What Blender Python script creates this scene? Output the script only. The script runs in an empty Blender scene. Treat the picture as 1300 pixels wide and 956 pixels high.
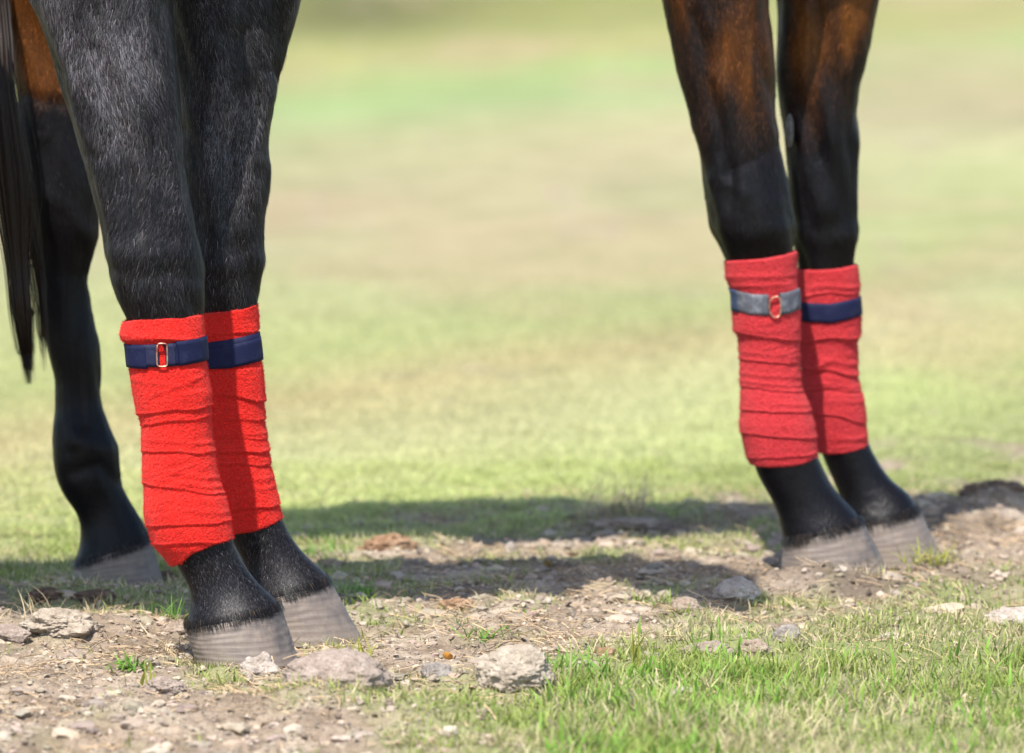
import bpy, bmesh, math
import numpy as np
from mathutils import Vector

S = bpy.context.scene
C = S.collection
rng = np.random.default_rng(7)

# ------------------------------------------------------------------ camera
FPX, CX, CY, CAMH, HORIZ = 8800.0, 650.0, 478.0, 1.05, -320.0
PITCH = math.atan((CY - HORIZ) / FPX)
cp, sp = math.cos(PITCH), math.sin(PITCH)
cam_d = bpy.data.cameras.new('camera')
cam = bpy.data.objects.new('camera', cam_d); C.objects.link(cam)
cam.location = (0, 0, CAMH)
cam.rotation_euler = (math.pi / 2 - PITCH, 0, 0)
cam_d.sensor_width = 36.0
cam_d.lens = 36.0 * FPX / 1300.0
cam_d.clip_start, cam_d.clip_end = 0.1, 3000
cam_d.dof.use_dof = True
cam_d.dof.focus_distance = 8.10
cam_d.dof.aperture_fstop = 5.8
S.camera = cam
S.render.resolution_x, S.render.resolution_y = 1300, 956

# ------------------------------------------------------------------ light
SUN_TRAVEL = Vector((0.185, 0.54, -1.0))
w = bpy.data.worlds.new('World'); S.world = w; w.use_nodes = True
nt = w.node_tree; nt.nodes.clear()
sky = nt.nodes.new('ShaderNodeTexSky'); sky.sky_type = 'NISHITA'; sky.sun_disc = False
sky.sun_elevation = math.atan2(1.0, math.hypot(SUN_TRAVEL.x, SUN_TRAVEL.y))
sky.sun_rotation = math.atan2(-SUN_TRAVEL.x, -SUN_TRAVEL.y)
bg = nt.nodes.new('ShaderNodeBackground'); bg.inputs[1].default_value = 0.15
wo = nt.nodes.new('ShaderNodeOutputWorld')
nt.links.new(sky.outputs[0], bg.inputs[0]); nt.links.new(bg.outputs[0], wo.inputs[0])
sd = bpy.data.lights.new('sun', 'SUN'); sd.energy = 4.2; sd.angle = math.radians(0.53); sd.color = (1.0, 0.955, 0.88)
so = bpy.data.objects.new('sun', sd); C.objects.link(so)
so.rotation_euler = SUN_TRAVEL.to_track_quat('-Z', 'Y').to_euler(); so.location = (-3, -8, 14)
S.view_settings.view_transform = 'Standard'; S.view_settings.look = 'None'
S.view_settings.exposure = 1.05; S.view_settings.gamma = 1.0

# ------------------------------------------------------------------ maths
def at(px, py, Y):
    """world point on the plane y = Y seen at photo pixel (px, py)"""
    px = np.asarray(px, float); py = np.asarray(py, float)
    a = (px - CX) / FPX; b = -(py - CY) / FPX
    dy = b * sp + cp; dz = b * cp - sp
    t = Y / dy
    return a * t, np.broadcast_to(np.asarray(Y, float), np.shape(t)), CAMH + dz * t
def on_ground(px, py):
    a = (px - CX) / FPX; b = -(py - CY) / FPX
    t = -CAMH / (b * cp - sp)
    return a * t, (b * sp + cp) * t
def proj(x, y, z):
    rz = z - CAMH
    dep = y * cp - rz * sp; up = y * sp + rz * cp
    return CX + FPX * x / dep, CY - FPX * up / dep
def _h(ix, iy, iz, seed):
    n = (ix * 374761393 + iy * 668265263 + iz * 2147483647 + seed * 974634777) & 0xffffffff
    n = ((n ^ (n >> 13)) * 1274126177) & 0xffffffff
    n = ((n ^ (n >> 16)) * 2246822519) & 0xffffffff
    return ((n ^ (n >> 15)) & 0xffffff) / float(0xffffff)
def vn(x, y, z=0.0, seed=0):
    x, y, z = np.broadcast_arrays(np.asarray(x, float), np.asarray(y, float), np.asarray(z, float))
    fx, fy, fz = np.floor(x), np.floor(y), np.floor(z)
    ix, iy, iz = fx.astype(np.int64), fy.astype(np.int64), fz.astype(np.int64)
    u, v, q = x - fx, y - fy, z - fz
    u = u * u * (3 - 2 * u); v = v * v * (3 - 2 * v); q = q * q * (3 - 2 * q)
    r = 0
    for i in (0, 1):
        for j in (0, 1):
            for k in (0, 1):
                r = r + _h(ix + i, iy + j, iz + k, seed) * (u if i else 1 - u) * (v if j else 1 - v) * (q if k else 1 - q)
    return r                                                        # 0..1
def fbm(x, y, z=0.0, seed=0, o=3):
    r, a, s = 0, 0.5, 1.0
    for i in range(o):
        r = r + a * vn(np.asarray(x) * s, np.asarray(y) * s, np.asarray(z) * s, seed + i); a *= 0.5; s *= 2.03
    return r / (1 - 0.5 ** o)
def sstep(a, b, x):
    t = np.clip((x - a) / (b - a), 0, 1); return t * t * (3 - 2 * t)

# ------------------------------------------------------------------ mesh helpers
def mesh_np(name, V, faces, smooth=True):
    """faces: list of integer arrays (n, k)"""
    me = bpy.data.meshes.new(name)
    V = np.ascontiguousarray(V, dtype=np.float32)
    me.vertices.add(len(V)); me.vertices.foreach_set('co', V.ravel())
    faces = [np.asarray(f, dtype=np.int32) for f in faces if len(f)]
    idx = np.concatenate([f.ravel() for f in faces])
    tot = np.concatenate([np.full(len(f), f.shape[1], np.int32) for f in faces])
    me.loops.add(len(idx)); me.loops.foreach_set('vertex_index', idx)
    me.polygons.add(len(tot))
    me.polygons.foreach_set('loop_start', np.concatenate([[0], np.cumsum(tot)[:-1]]).astype(np.int32))
    me.polygons.foreach_set('loop_total', tot)
    me.polygons.foreach_set('use_smooth', np.full(len(tot), smooth, dtype=bool))
    me.update(calc_edges=True); me.validate()
    return me
def col_attr(me, cols, name='tint'):
    a = me.attributes.new(name, 'FLOAT_COLOR', 'POINT')
    c = np.ones((len(cols), 4), np.float32); c[:, :3] = cols
    a.data.foreach_set('color', c.ravel())
def flt_attr(me, vals, name):
    a = me.attributes.new(name, 'FLOAT', 'POINT'); a.data.foreach_set('value', np.asarray(vals, np.float32))
def link(name, me, m, parent=None, origin=None, **props):
    o = bpy.data.objects.new(name, me); C.objects.link(o)
    if m: me.materials.append(m)
    if parent: o.parent = parent
    if origin is not None: o.location = origin
    for k, v in props.items(): o[k] = v
    return o
def thing(name, label, cat, loc, group=None):
    o = bpy.data.objects.new(name, None); C.objects.link(o); o.location = loc; o.empty_display_size = .05
    o['label'] = label; o['category'] = cat
    if group: o['group'] = group
    return o
def grid_faces(nu, nv, wrap_u=False):
    """vertex index = iv * nu + iu"""
    iu = np.arange(nu if wrap_u else nu - 1); iv = np.arange(nv - 1)
    A, B = np.meshgrid(iu, iv); A = A.ravel(); B = B.ravel(); A2 = (A + 1) % nu
    return np.stack([B * nu + A, B * nu + A2, (B + 1) * nu + A2, (B + 1) * nu + A], 1)
def tube_from_rings(rings):
    """rings: list of (n,3); closed with end caps"""
    n = len(rings[0]); V = np.concatenate(rings + [rings[0].mean(0)[None], rings[-1].mean(0)[None]])
    q = grid_faces(n, len(rings), True); m = len(rings) * n
    i = np.arange(n); j = (i + 1) % n; l = (len(rings) - 1) * n
    t0 = np.stack([j, i, np.full(n, m)], 1); t1 = np.stack([l + i, l + j, np.full(n, m + 1)], 1)
    return V, q, np.concatenate([t0, t1])
def sweep(path, radius, n=8):
    """round tube along a polyline (open)"""
    P = np.asarray(path, float); rings = []
    T = np.gradient(P, axis=0); T /= np.linalg.norm(T, axis=1)[:, None] + 1e-9
    r = np.broadcast_to(np.asarray(radius, float), (len(P),))
    ref = np.array([0, 1, 0.0])
    for p, t, q in zip(P, T, r):
        a = np.cross(t, ref)
        if np.linalg.norm(a) < 1e-3: a = np.cross(t, [1, 0, 0.0])
        a /= np.linalg.norm(a); b = np.cross(t, a)
        th = np.linspace(0, 2 * np.pi, n, endpoint=False)
        rings.append(p + q * (np.cos(th)[:, None] * a + np.sin(th)[:, None] * b))
    return tube_from_rings(rings)

# ------------------------------------------------------------------ materials
def mat(name):
    m = bpy.data.materials.new(name); m.use_nodes = True
    n = m.node_tree.nodes; return m, m.node_tree, n['Principled BSDF']
def N(t, kind, **kw):
    n = t.nodes.new(kind)
    for k, v in kw.items():
        if k in n.inputs: n.inputs[k].default_value = v
        else: setattr(n, k, v)
    return n
def ramp(t, fac, stops):
    r = t.nodes.new('ShaderNodeValToRGB'); e = r.color_ramp.elements
    while len(e) < len(stops): e.new(.5)
    for q, (p, c) in zip(e, stops): q.position = p; q.color = (*c, 1)
    t.links.new(fac, r.inputs[0]); return r.outputs[0]
def mixc(t, fac, a, b, blend='MIX'):
    m = t.nodes.new('ShaderNodeMix'); m.data_type = 'RGBA'; m.blend_type = blend
    for s, v in ((0, fac), (6, a), (7, b)):
        if hasattr(v, 'is_linked') or hasattr(v, 'links'): t.links.new(v, m.inputs[s])
        elif s == 0: m.inputs[0].default_value = v
        else: m.inputs[s].default_value = (*v, 1)
    return m.outputs[2]
def noise(t, scale, detail=4, rough=.55, vec=None, dist=0.0):
    n = N(t, 'ShaderNodeTexNoise', Scale=scale, Detail=detail, Roughness=rough, Distortion=dist)
    if vec is not None: t.links.new(vec, n.inputs['Vector'])
    return n.outputs['Fac']
def objvec(t, scale=(1, 1, 1)):
    c = t.nodes.new('ShaderNodeTexCoord'); mp = N(t, 'ShaderNodeMapping', Scale=scale)
    t.links.new(c.outputs['Object'], mp.inputs[0]); return mp.outputs[0]
def bump(t, bsdf, h, strength=1.0, dist=.001, prev=None):
    b = N(t, 'ShaderNodeBump', Strength=strength, Distance=dist)
    t.links.new(h, b.inputs['Height'])
    if prev is not None: t.links.new(prev, b.inputs['Normal'])
    if bsdf is not None: t.links.new(b.outputs[0], bsdf.inputs['Normal'])
    return b.outputs[0]
def attr(t, name):
    a = t.nodes.new('ShaderNodeAttribute'); a.attribute_name = name; return a

def coat_material(name, brown):
    m, t, p = mat(name)
    v = objvec(t)
    vs = objvec(t, (260, 260, 34))
    streak = noise(t, 1.0, 3, .6, vs)
    blot = noise(t, 22, 4, .6, v)
    if brown:
        base = ramp(t, attr(t, 'brown').outputs['Fac'], [(0, (.0035, .003, .004)), (.35, (.010, .006, .005)), (.7, (.045, .015, .004)), (1, (.115, .040, .008))])
    else:
        base = ramp(t, blot, [(.3, (.0035, .003, .004)), (.7, (.008, .0068, .008))])
    c = mixc(t, streak, (.55, .55, .55), (1.35, 1.3, 1.3))
    t.links.new(mixc(t, 1.0, base, c, 'MULTIPLY'), p.inputs['Base Color'])
    p.inputs['Roughness'].default_value = .42
    p.inputs['Specular IOR Level'].default_value = .17
    b = bump(t, None, streak, .6, .0012)
    bump(t, p, noise(t, 70, 3, .6, v), .35, .003, b)
    return m
M_dark = coat_material('dark_coat', False)
M_bay = coat_material('bay_coat', True)

def tint_material(name, rough=.5, transl=0.0, spec=.5):
    m, t, p = mat(name)
    a = attr(t, 'tint')
    t.links.new(a.outputs['Color'], p.inputs['Base Color'])
    p.inputs['Roughness'].default_value = rough
    p.inputs['Specular IOR Level'].default_value = spec
    if transl:
        tr = t.nodes.new('ShaderNodeBsdfTranslucent'); t.links.new(a.outputs['Color'], tr.inputs[0])
        mx = N(t, 'ShaderNodeMixShader'); mx.inputs[0].default_value = transl
        t.links.new(p.outputs[0], mx.inputs[1]); t.links.new(tr.outputs[0], mx.inputs[2])
        t.links.new(mx.outputs[0], t.nodes['Material Output'].inputs[0])
    return m
M_hair = tint_material('coat_hair', .45, 0, .2)
M_tail = tint_material('tail_hair', .45, 0, .25)
M_grass = tint_material('grass_blade', .6, .4, .2)
M_straw = tint_material('dry_straw', .7, .15, .2)
M_crumb = tint_material('soil_crumb', .95, 0, .15)

def wrap_material(name, col, col2, dirty):
    m, t, p = mat(name)
    v = objvec(t)
    f = noise(t, 30, 4, .6, v)
    pile = noise(t, 360, 3, .7, v)
    c = mixc(t, f, col, col2)
    c = mixc(t, ramp(t, pile, [(.3, (0, 0, 0)), (.75, (1, 1, 1))]), mixc(t, 1.0, c, (.72, .55, .55), 'MULTIPLY'), c)
    dn = noise(t, 14, 5, .7, v)
    c = mixc(t, ramp(t, dn, [(.62, (0, 0, 0)), (.8, (dirty,) * 3)]), c, (.10, .035, .028))
    t.links.new(c, p.inputs['Base Color'])
    p.inputs['Roughness'].default_value = .95; p.inputs['Specular IOR Level'].default_value = .15
    p.inputs['Sheen Weight'].default_value = .25; p.inputs['Sheen Tint'].default_value = (1, .35, .3, 1)
    b = bump(t, None, pile, 1.0, .0034)
    vo = N(t, 'ShaderNodeTexVoronoi', Scale=330); t.links.new(v, vo.inputs['Vector'])
    bump(t, p, vo.outputs['Distance'], .35, .0018, b)
    return m
M_red = wrap_material('red_fleece', (.62, .016, .012), (.76, .036, .026), .3)
M_faded = wrap_material('faded_red_fleece', (.50, .026, .034), (.60, .056, .066), .5)

M_red['pile'] = (.74, .024, .018); M_faded['pile'] = (.58, .05, .06)
M_pile = tint_material('fleece_fibre', .9, .25, .1)
def strap_material(name, c1, c2, worn):
    m, t, p = mat(name)
    v = objvec(t); wv = noise(t, 900, 2, .5, objvec(t, (.25, .25, 1.6)))
    c = mixc(t, wv, c1, c2)
    c = mixc(t, ramp(t, noise(t, 60, 5, .7, v), [(.5, (0, 0, 0)), (.72, (worn,) * 3)]), c, (.30, .31, .34))
    t.links.new(c, p.inputs['Base Color']); p.inputs['Roughness'].default_value = .75; p.inputs['Specular IOR Level'].default_value = .2
    bump(t, p, wv, .5, .0006)
    return m
M_navy = strap_material('navy_webbing', (.0035, .005, .026), (.007, .010, .044), .03)
M_slate = strap_material('slate_webbing', (.008, .010, .034), (.016, .019, .05), .05)
M_worn = strap_material('worn_grey_webbing', (.050, .053, .066), (.10, .104, .122), .5)
M_faint = strap_material('blue_webbing', (.022, .034, .075), (.04, .055, .10), .5)
m, t, p = mat('ring_metal'); M_metal = m
t.links.new(ramp(t, noise(t, 200, 4, .6, objvec(t)), [(.35, (.28, .09, .05)), (.6, (.50, .30, .22))]), p.inputs['Base Color'])
p.inputs['Metallic'].default_value = .75; p.inputs['Roughness'].default_value = .45

m, t, p = mat('hoof_horn'); M_hoof = m
v = objvec(t)
rings_n = noise(t, 1, 4, .6, objvec(t, (14, 14, 330)), .0)
fib = noise(t, 1, 4, .65, objvec(t, (220, 220, 14)))
c = ramp(t, rings_n, [(.15, (.115, .090, .072)), (.5, (.165, .130, .106)), (.85, (.235, .190, .155))])
c = mixc(t, ramp(t, fib, [(.4, (0, 0, 0)), (.75, (.45, .45, .45))]), c, (.10, .08, .072))
c = mixc(t, attr(t, 'toe_dark').outputs['Fac'], c, (.052, .045, .046))
c = mixc(t, ramp(t, noise(t, 45, 5, .7, v), [(.5, (0, 0, 0)), (.75, (.6, .6, .6))]), c, (.28, .215, .16))
c = mixc(t, attr(t, 'dirt').outputs['Fac'], c, mixc(t, noise(t, 300, 4, .7, v), (.10, .078, .062), (.24, .19, .148)))
t.links.new(c, p.inputs['Base Color']); p.inputs['Roughness'].default_value = .62
b = bump(t, None, rings_n, .45, .0008); bump(t, p, fib, .5, .0008, b)

m, t, p = mat('eye_gloss'); M_eye = m
p.inputs['Base Color'].default_value = (.012, .007, .004, 1); p.inputs['Roughness'].default_value = .08
m, t, p = mat('chestnut_horn'); M_chest = m
t.links.new(ramp(t, noise(t, 160, 4, .6, objvec(t)), [(.3, (.07, .06, .055)), (.7, (.17, .15, .14))]), p.inputs['Base Color']); p.inputs['Roughness'].default_value = .9

m, t, p = mat('ground'); M_ground = m
v = objvec(t)
f1, f2, f3 = noise(t, 9, 6, .65, v), noise(t, 70, 5, .7, v), noise(t, 420, 4, .7, v)
soil = ramp(t, f1, [(.3, (.180, .138, .100)), (.5, (.300, .240, .180)), (.68, (.430, .362, .285))])
soil = mixc(t, 1.0, soil, ramp(t, f2, [(.25, (.55, .52, .5)), (.6, (1.08, 1.06, 1.04))]), 'MULTIPLY')
soil = mixc(t, 1.0, soil, ramp(t, f3, [(.3, (.7, .68, .66)), (.65, (1.1, 1.1, 1.1))]), 'MULTIPLY')
soil = mixc(t, attr(t, 'soil_dark').outputs['Fac'], soil, (.050, .042, .038))
lawn = mixc(t, 1.0, attr(t, 'tint').outputs['Color'], ramp(t, noise(t, 5, 6, .7, objvec(t, (1, .55, 1))), [(.3, (.78, .82, .74)), (.7, (1.18, 1.14, 1.22))]), 'MULTIPLY')
lawn = mixc(t, 1.0, lawn, ramp(t, f2, [(.3, (.86, .87, .82)), (.7, (1.12, 1.12, 1.12))]), 'MULTIPLY')
t.links.new(mixc(t, attr(t, 'grassy').outputs['Fac'], soil, lawn), p.inputs['Base Color'])
p.inputs['Roughness'].default_value = .97; p.inputs['Specular IOR Level'].default_value = .1
b = bump(t, None, f2, .8, .006); bump(t, p, f3, .8, .0022, b)

def clod_material(name, dark, mid, light):
    m, t, p = mat(name); v = objvec(t)
    a, b_ = noise(t, 55, 6, .7, v), noise(t, 300, 4, .7, v)
    c = ramp(t, a, [(.3, dark), (.5, mid), (.72, light)])
    c = mixc(t, 1.0, c, ramp(t, b_, [(.3, (.7, .68, .66)), (.65, (1.1, 1.1, 1.1))]), 'MULTIPLY')
    t.links.new(c, p.inputs['Base Color']); p.inputs['Roughness'].default_value = .95; p.inputs['Specular IOR Level'].default_value = .15
    bump(t, p, b_, .8, .003, bump(t, None, a, .7, .006)); return m
M_pale = clod_material('pale_stone', (.25, .20, .165), (.40, .34, .29), (.56, .50, .44))
M_palesoil = clod_material('pale_soil', (.24, .19, .145), (.36, .30, .235), (.47, .41, .33))
M_grey = clod_material('grey_stone', (.12, .105, .095), (.26, .23, .205), (.43, .39, .35))
M_tan = clod_material('tan_clod', (.20, .148, .108), (.32, .25, .192), (.45, .37, .30))
M_brown = clod_material('brown_clod', (.07, .046, .032), (.14, .095, .066), (.24, .17, .12))
M_rust = clod_material('rust_clod', (.16, .085, .045), (.31, .19, .115), (.45, .32, .22))
M_greysoil = clod_material('grey_soil', (.19, .148, .118), (.30, .238, .195), (.41, .34, .29))

# ------------------------------------------------------------------ ground
GX = np.arange(0, 1301, 130)
GY = np.array([500, 540, 580, 620, 650, 670, 700, 740, 780, 820, 860, 956])
GD = np.array([
 [1, 1, 1, 1, 1, 1, 1, 1, 1, 1, 1],
 [1, 1, 1, 1, 1, 1, 1, 1, .95, .6, .7],
 [1, 1, 1, 1, 1, 1, .97, .92, .85, .5, .45],
 [1, 1, 1, 1, .97, .92, .72, .6, .55, .5, .5],
 [1, 1, 1, .9, .6, .5, .3, .3, .3, .3, .3],
 [1, 1, 1, .7, .42, .28, .2, .22, .2, .2, .2],
 [1, 1, .8, .5, .22, .18, .15, .15, .1, .1, .15],
 [.65, .55, .5, .6, .52, .35, .2, .2, .1, .3, .5],
 [.15, .22, .18, .3, .25, .18, .22, .36, .6, .75, .7],
 [.1, .16, .15, .2, .16, .16, .45, .72, .88, .92, .92],
 [.1, .16, .15, .16, .2, .3, .9, .97, .97, .97, .97],
 [.15, .2, .2, .2, .3, .6, .97, 1, 1, 1, 1]])
def grass_map(x, y):
    px, py = proj(x, np.maximum(y, 5.0), np.zeros_like(x))
    cx = np.clip(px / 130.0, 0, 9.999); ix = cx.astype(int); fx = cx - ix
    cyv = np.interp(py, GY, np.arange(len(GY))); iy = np.clip(cyv.astype(int), 0, len(GY) - 2); fy = cyv - iy
    return (GD[iy, ix] * (1 - fx) + GD[iy, ix + 1] * fx) * (1 - fy) + (GD[iy + 1, ix] * (1 - fx) + GD[iy + 1, ix + 1] * fx) * fy
def grass_cover(x, y):
    g = grass_map(x, y)
    g = g + .07 * (1 - g)
    n = fbm(x * 9, y * 6, 0, 11, 3)
    return np.clip(sstep(.20, .80, g + (n - .5) * 1.35), 0, 1)
HOOF_AT = [((a - CX) / FPX * b_, b_) for a, b_ in [(316, 8.02), (392, 8.206), (1064, 8.842), (1136, 8.988), (152, 8.75)]]
MOUNDS = []           # (x, y, sx, sy, h)
for px, py, sx, sy, h in [(425, 872, .060, .10, .034), (520, 905, .12, .10, .018), (300, 905, .16, .12, .014), (650, 868, .07, .06, .012),
                          (90, 800, .10, .08, .016), (500, 690, .10, .10, .016), (1260, 655, .10, .16, .034), (860, 655, .25, .10, .010),
                          (900, 815, .10, .06, .012), (150, 750, .16, .05, .012), (1090, 745, .13, .03, .012), (310, 850, .05, .022, .014), (395, 832, .05, .025, .016), (1060, 742, .10, .03, .016), (1180, 722, .06, .03, .012), (150, 742, .09, .03, .012)]:
    gx, gy = on_ground(px, py); MOUNDS.append((gx, gy, sx, sy, h))
def gz(x, y):
    x = np.asarray(x, float); y = np.asarray(y, float)
    near = sstep(14, 10.5, y) * sstep(4, 2, np.abs(x))
    d = 1 - grass_map(x, y)
    z = (fbm(x * 3, y * 3, 0, 3, 3) - .5) * .016 + (fbm(x * 14, y * 14, 0, 5, 3) - .5) * (.010 + .026 * d)
    z = z + (1 - np.abs(2 * vn(x * 38, y * 38, 0, 9) - 1) - .5) * .007 * (.2 + d) + (fbm(x * 80, y * 80, 0, 21, 3) - .5) * .012 * (.2 + d)
    for a, b_, sx, sy, h in MOUNDS:
        z = z + h * np.exp(-((x - a) / sx) ** 2 - ((y - b_) / sy) ** 2) * (.75 + .5 * vn(x * 40, y * 40, 0, 31))
    for a, b_ in HOOF_AT:
        q = ((x - a) / .085) ** 2 + ((y - b_) / .075) ** 2
        z = z - np.maximum(z + .008, 0) * sstep(1.7, .75, q)
    return z * near - .006
fy_ = np.linspace(7.0, 9.9, 390)
ys = np.concatenate([[-300, -120, -50, -20, -8, 0, 3, 5, 6, 6.6], np.linspace(6.8, 7.0, 8)[:-1], fy_, np.linspace(9.92, 14, 90), np.linspace(14.3, 40, 60), [45, 52, 60, 75, 100, 140, 200, 300, 500, 900]])
fx_ = np.linspace(-.8, .8, 250)
xs = np.concatenate([[-900, -400, -200, -90, -40, -20, -10, -6, -4, -3, -2.4, -2, -1.7, -1.5, -1.35, -1.2, -1.1, -1.0, -.92, -.86], fx_, [.86, .92, 1.0, 1.1, 1.2, 1.35, 1.5, 1.7, 2, 2.4, 3, 4, 6, 10, 20, 40, 90, 200, 400, 900]])
X, Y = np.meshgrid(xs, ys); X = X.ravel(); Y = Y.ravel()
Z = gz(X, Y)
me = mesh_np('ground', np.stack([X, Y, Z], 1), [grid_faces(len(xs), len(ys))])
flt_attr(me, grass_cover(X, Y) * .92, 'grassy')
def lawn_tint(x, y):
    """mown bands, worn and dry patches of the field, with a darker olive far end"""
    k = np.array([7, 9.5, 10.5, 11.5, 12.3, 13.2, 15, 16.2, 17.4, 19, 21, 22.8, 24.2, 26, 28.5, 33, 60, 900])
    c = np.array([[.18, .195, .08], [.215, .235, .095], [.25, .275, .11], [.275, .275, .135], [.265, .235, .115], [.235, .25, .105], [.26, .265, .125], [.27, .255, .135], [.275, .24, .135], [.255, .25, .125],
                  [.20, .265, .105], [.215, .255, .095], [.235, .225, .085], [.20, .205, .07], [.17, .175, .05], [.15, .155, .045], [.14, .16, .05], [.13, .15, .05]])
    yy = y + (fbm(x * .5, y * .25, 0, 41, 3) - .5) * 3.2 - x * 1.6
    r = np.stack([np.interp(yy, k, c[:, i]) for i in range(3)], 1)
    n = fbm(x * 1.7, y * .6, 0, 43, 3); r *= (.86 + .3 * n)[:, None]
    wv = sstep(.58, .75, fbm(x * 1.1 + 5, y * .45, 0, 47, 3))[:, None]
    dk = np.exp(-((x + .62) / .55) ** 2)[:, None] * sstep(24.5, 27, y)[:, None]; r = r * (1 - .45 * dk)  # darker olive patch left of centre at the far end
    return r * (1 - .55 * wv) + .55 * wv * np.array([.30, .225, .135])
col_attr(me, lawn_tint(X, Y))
gpx, gpy = proj(X, np.maximum(Y, 5), np.zeros_like(X))
soil_dark = np.zeros_like(X)  # soil colour darkened in set patches round the hooves, clods and right lump
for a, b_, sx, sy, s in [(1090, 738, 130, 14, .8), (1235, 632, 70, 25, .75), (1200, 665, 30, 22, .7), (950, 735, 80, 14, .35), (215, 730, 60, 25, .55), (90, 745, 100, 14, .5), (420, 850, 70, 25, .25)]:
    soil_dark = np.maximum(soil_dark, s * np.exp(-((gpx - a) / sx) ** 2 - ((gpy - b_) / sy) ** 2))
flt_attr(me, soil_dark * (.6 + .6 * fbm(X * 20, Y * 20, 0, 51, 2)).clip(0, 1), 'soil_dark')
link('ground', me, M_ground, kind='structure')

# ------------------------------------------------------------------ grass, straw, crumbs (nobody could count them)
def blades(P, hgt, wid, tint, lean=.5, curl=.6, seed=1, segs=2):
    r = np.random.default_rng(seed); n = len(P)
    th = r.uniform(0, 2 * np.pi, n); d = np.stack([np.cos(th), np.sin(th), np.zeros(n)], 1)
    tw = th + r.uniform(.6, 2.5, n); wd = np.stack([np.cos(tw), np.sin(tw), np.zeros(n)], 1)
    ln = np.abs(r.normal(0, lean, n)); cu = np.abs(r.normal(0, curl, n))
    V, cols = [], []
    ts = np.linspace(0, 1, segs + 1)
    for k, tt in enumerate(ts):
        c = P + d * (hgt * (ln * tt + cu * tt * tt))[:, None]
        c[:, 2] += hgt * tt / np.sqrt(1 + (ln + cu * tt) ** 2)
        ww = (wid * (1 - tt ** 1.6) * .5)[:, None] * wd
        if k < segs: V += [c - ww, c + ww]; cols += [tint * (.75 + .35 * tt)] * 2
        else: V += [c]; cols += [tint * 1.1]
    m = 2 * segs + 1
    V = np.stack(V, 1).reshape(-1, 3); cols = np.stack(cols, 1).reshape(-1, 3)
    b0 = np.arange(n) * m
    F = [np.stack([b0 + 2 * k, b0 + 2 * k + 1, b0 + 2 * k + 3, b0 + 2 * k + 2], 1) for k in range(segs - 1)]
    F.append(np.stack([b0 + 2 * segs - 2, b0 + 2 * segs - 1, b0 + 2 * segs], 1))
    return V, F, cols
def scatter(n, y0, y1, margin=.14, seed=0):
    r = np.random.default_rng(seed)
    y = np.sqrt(r.uniform(y0 ** 2, y1 ** 2, n)); x = r.uniform(-1, 1, n) * (y * 650 / FPX + margin)
    return x, y, r
def put(name, parts, m, smooth=True, **kw):
    V, F, cols, o = [], {}, [], 0
    for v, fs, c in parts:
        V.append(v); cols.append(c)
        for f in fs: F.setdefault(f.shape[1], []).append(f + o)
        o += len(v)
    me = mesh_np(name, np.concatenate(V), [np.concatenate(f) for f in F.values()], smooth)
    col_attr(me, np.concatenate(cols)); return link(name, me, m, **kw)
parts = []
# close turf round the horses
x, y, r = scatter(360000, 7.1, 10.2, seed=2)
g = grass_cover(x, y); keep = r.uniform(0, 1, len(x)) < g ** 1.3 * (.16 + .62 * sstep(.40, .62, fbm(x * 15, y * 12, 0, 75, 2)) * (1 - .35 * sstep(9.2, 8.6, y))); x, y = x[keep], y[keep]
px, py = proj(x, y, 0 * x)
tall = (sstep(800, 870, py) * sstep(640, 740, px) * sstep(1130, 980, px) + .25 * sstep(760, 860, py) * sstep(800, 900, px)) * fbm(x * 5, y * 5, 0, 77, 2) * .8
n = len(x); clump = fbm(x * 22, y * 22, 0, 61, 2)
h = (.010 + .016 * r.uniform(0, 1, n) ** 1.5) * (.5 + clump) * (.8 + 1.5 * tall) * (1 - .3 * sstep(8.9, 9.5, y))
dry = np.clip(r.uniform(0, 1, n) * 1.1 + (fbm(x * 7, y * 5, 0, 63, 2) - .5) * 1.6 - .02 - .35 * tall, 0, 1)
dry = sstep(.45, .75, dry)[:, None]
green = np.array([.23, .295, .075]) * (.75 + .7 * r.uniform(0, 1, (n, 1))) + np.array([.05, .03, .0]) * r.uniform(0, 1, (n, 1))
col = green * (1 - dry) + dry * np.array([.56, .48, .29]) * (.7 + .5 * r.uniform(0, 1, (n, 1)))
bk = sstep(8.9, 9.5, y)[:, None]; col = col * (1 - bk) + bk * lawn_tint(x, y) * np.array([1.8, 1.8, 1.65]) * (.75 + .5 * r.uniform(0, 1, (n, 1)))
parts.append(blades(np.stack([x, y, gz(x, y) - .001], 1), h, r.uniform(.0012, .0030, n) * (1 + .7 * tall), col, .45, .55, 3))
# bright taller blades at the very front
x, y, r = scatter(12000, 7.1, 8.3, seed=4)
px, py = proj(x, y, 0 * x)
ok = r.uniform(0, 1, len(x)) < sstep(800, 850, py) * sstep(670, 730, px) * (1 - .85 * sstep(880, 1020, px)) * sstep(.40, .55, fbm(x * 12, y * 12, 0, 67, 2))
x, y = x[ok], y[ok]; n = len(x)
col = np.array([.20, .35, .055]) * (.75 + .6 * r.uniform(0, 1, (n, 1)))
parts.append(blades(np.stack([x, y, gz(x, y) - .002], 1), r.uniform(.014, .038, n), r.uniform(.003, .0062, n), col, .3, .4, 5, 3))
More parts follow.
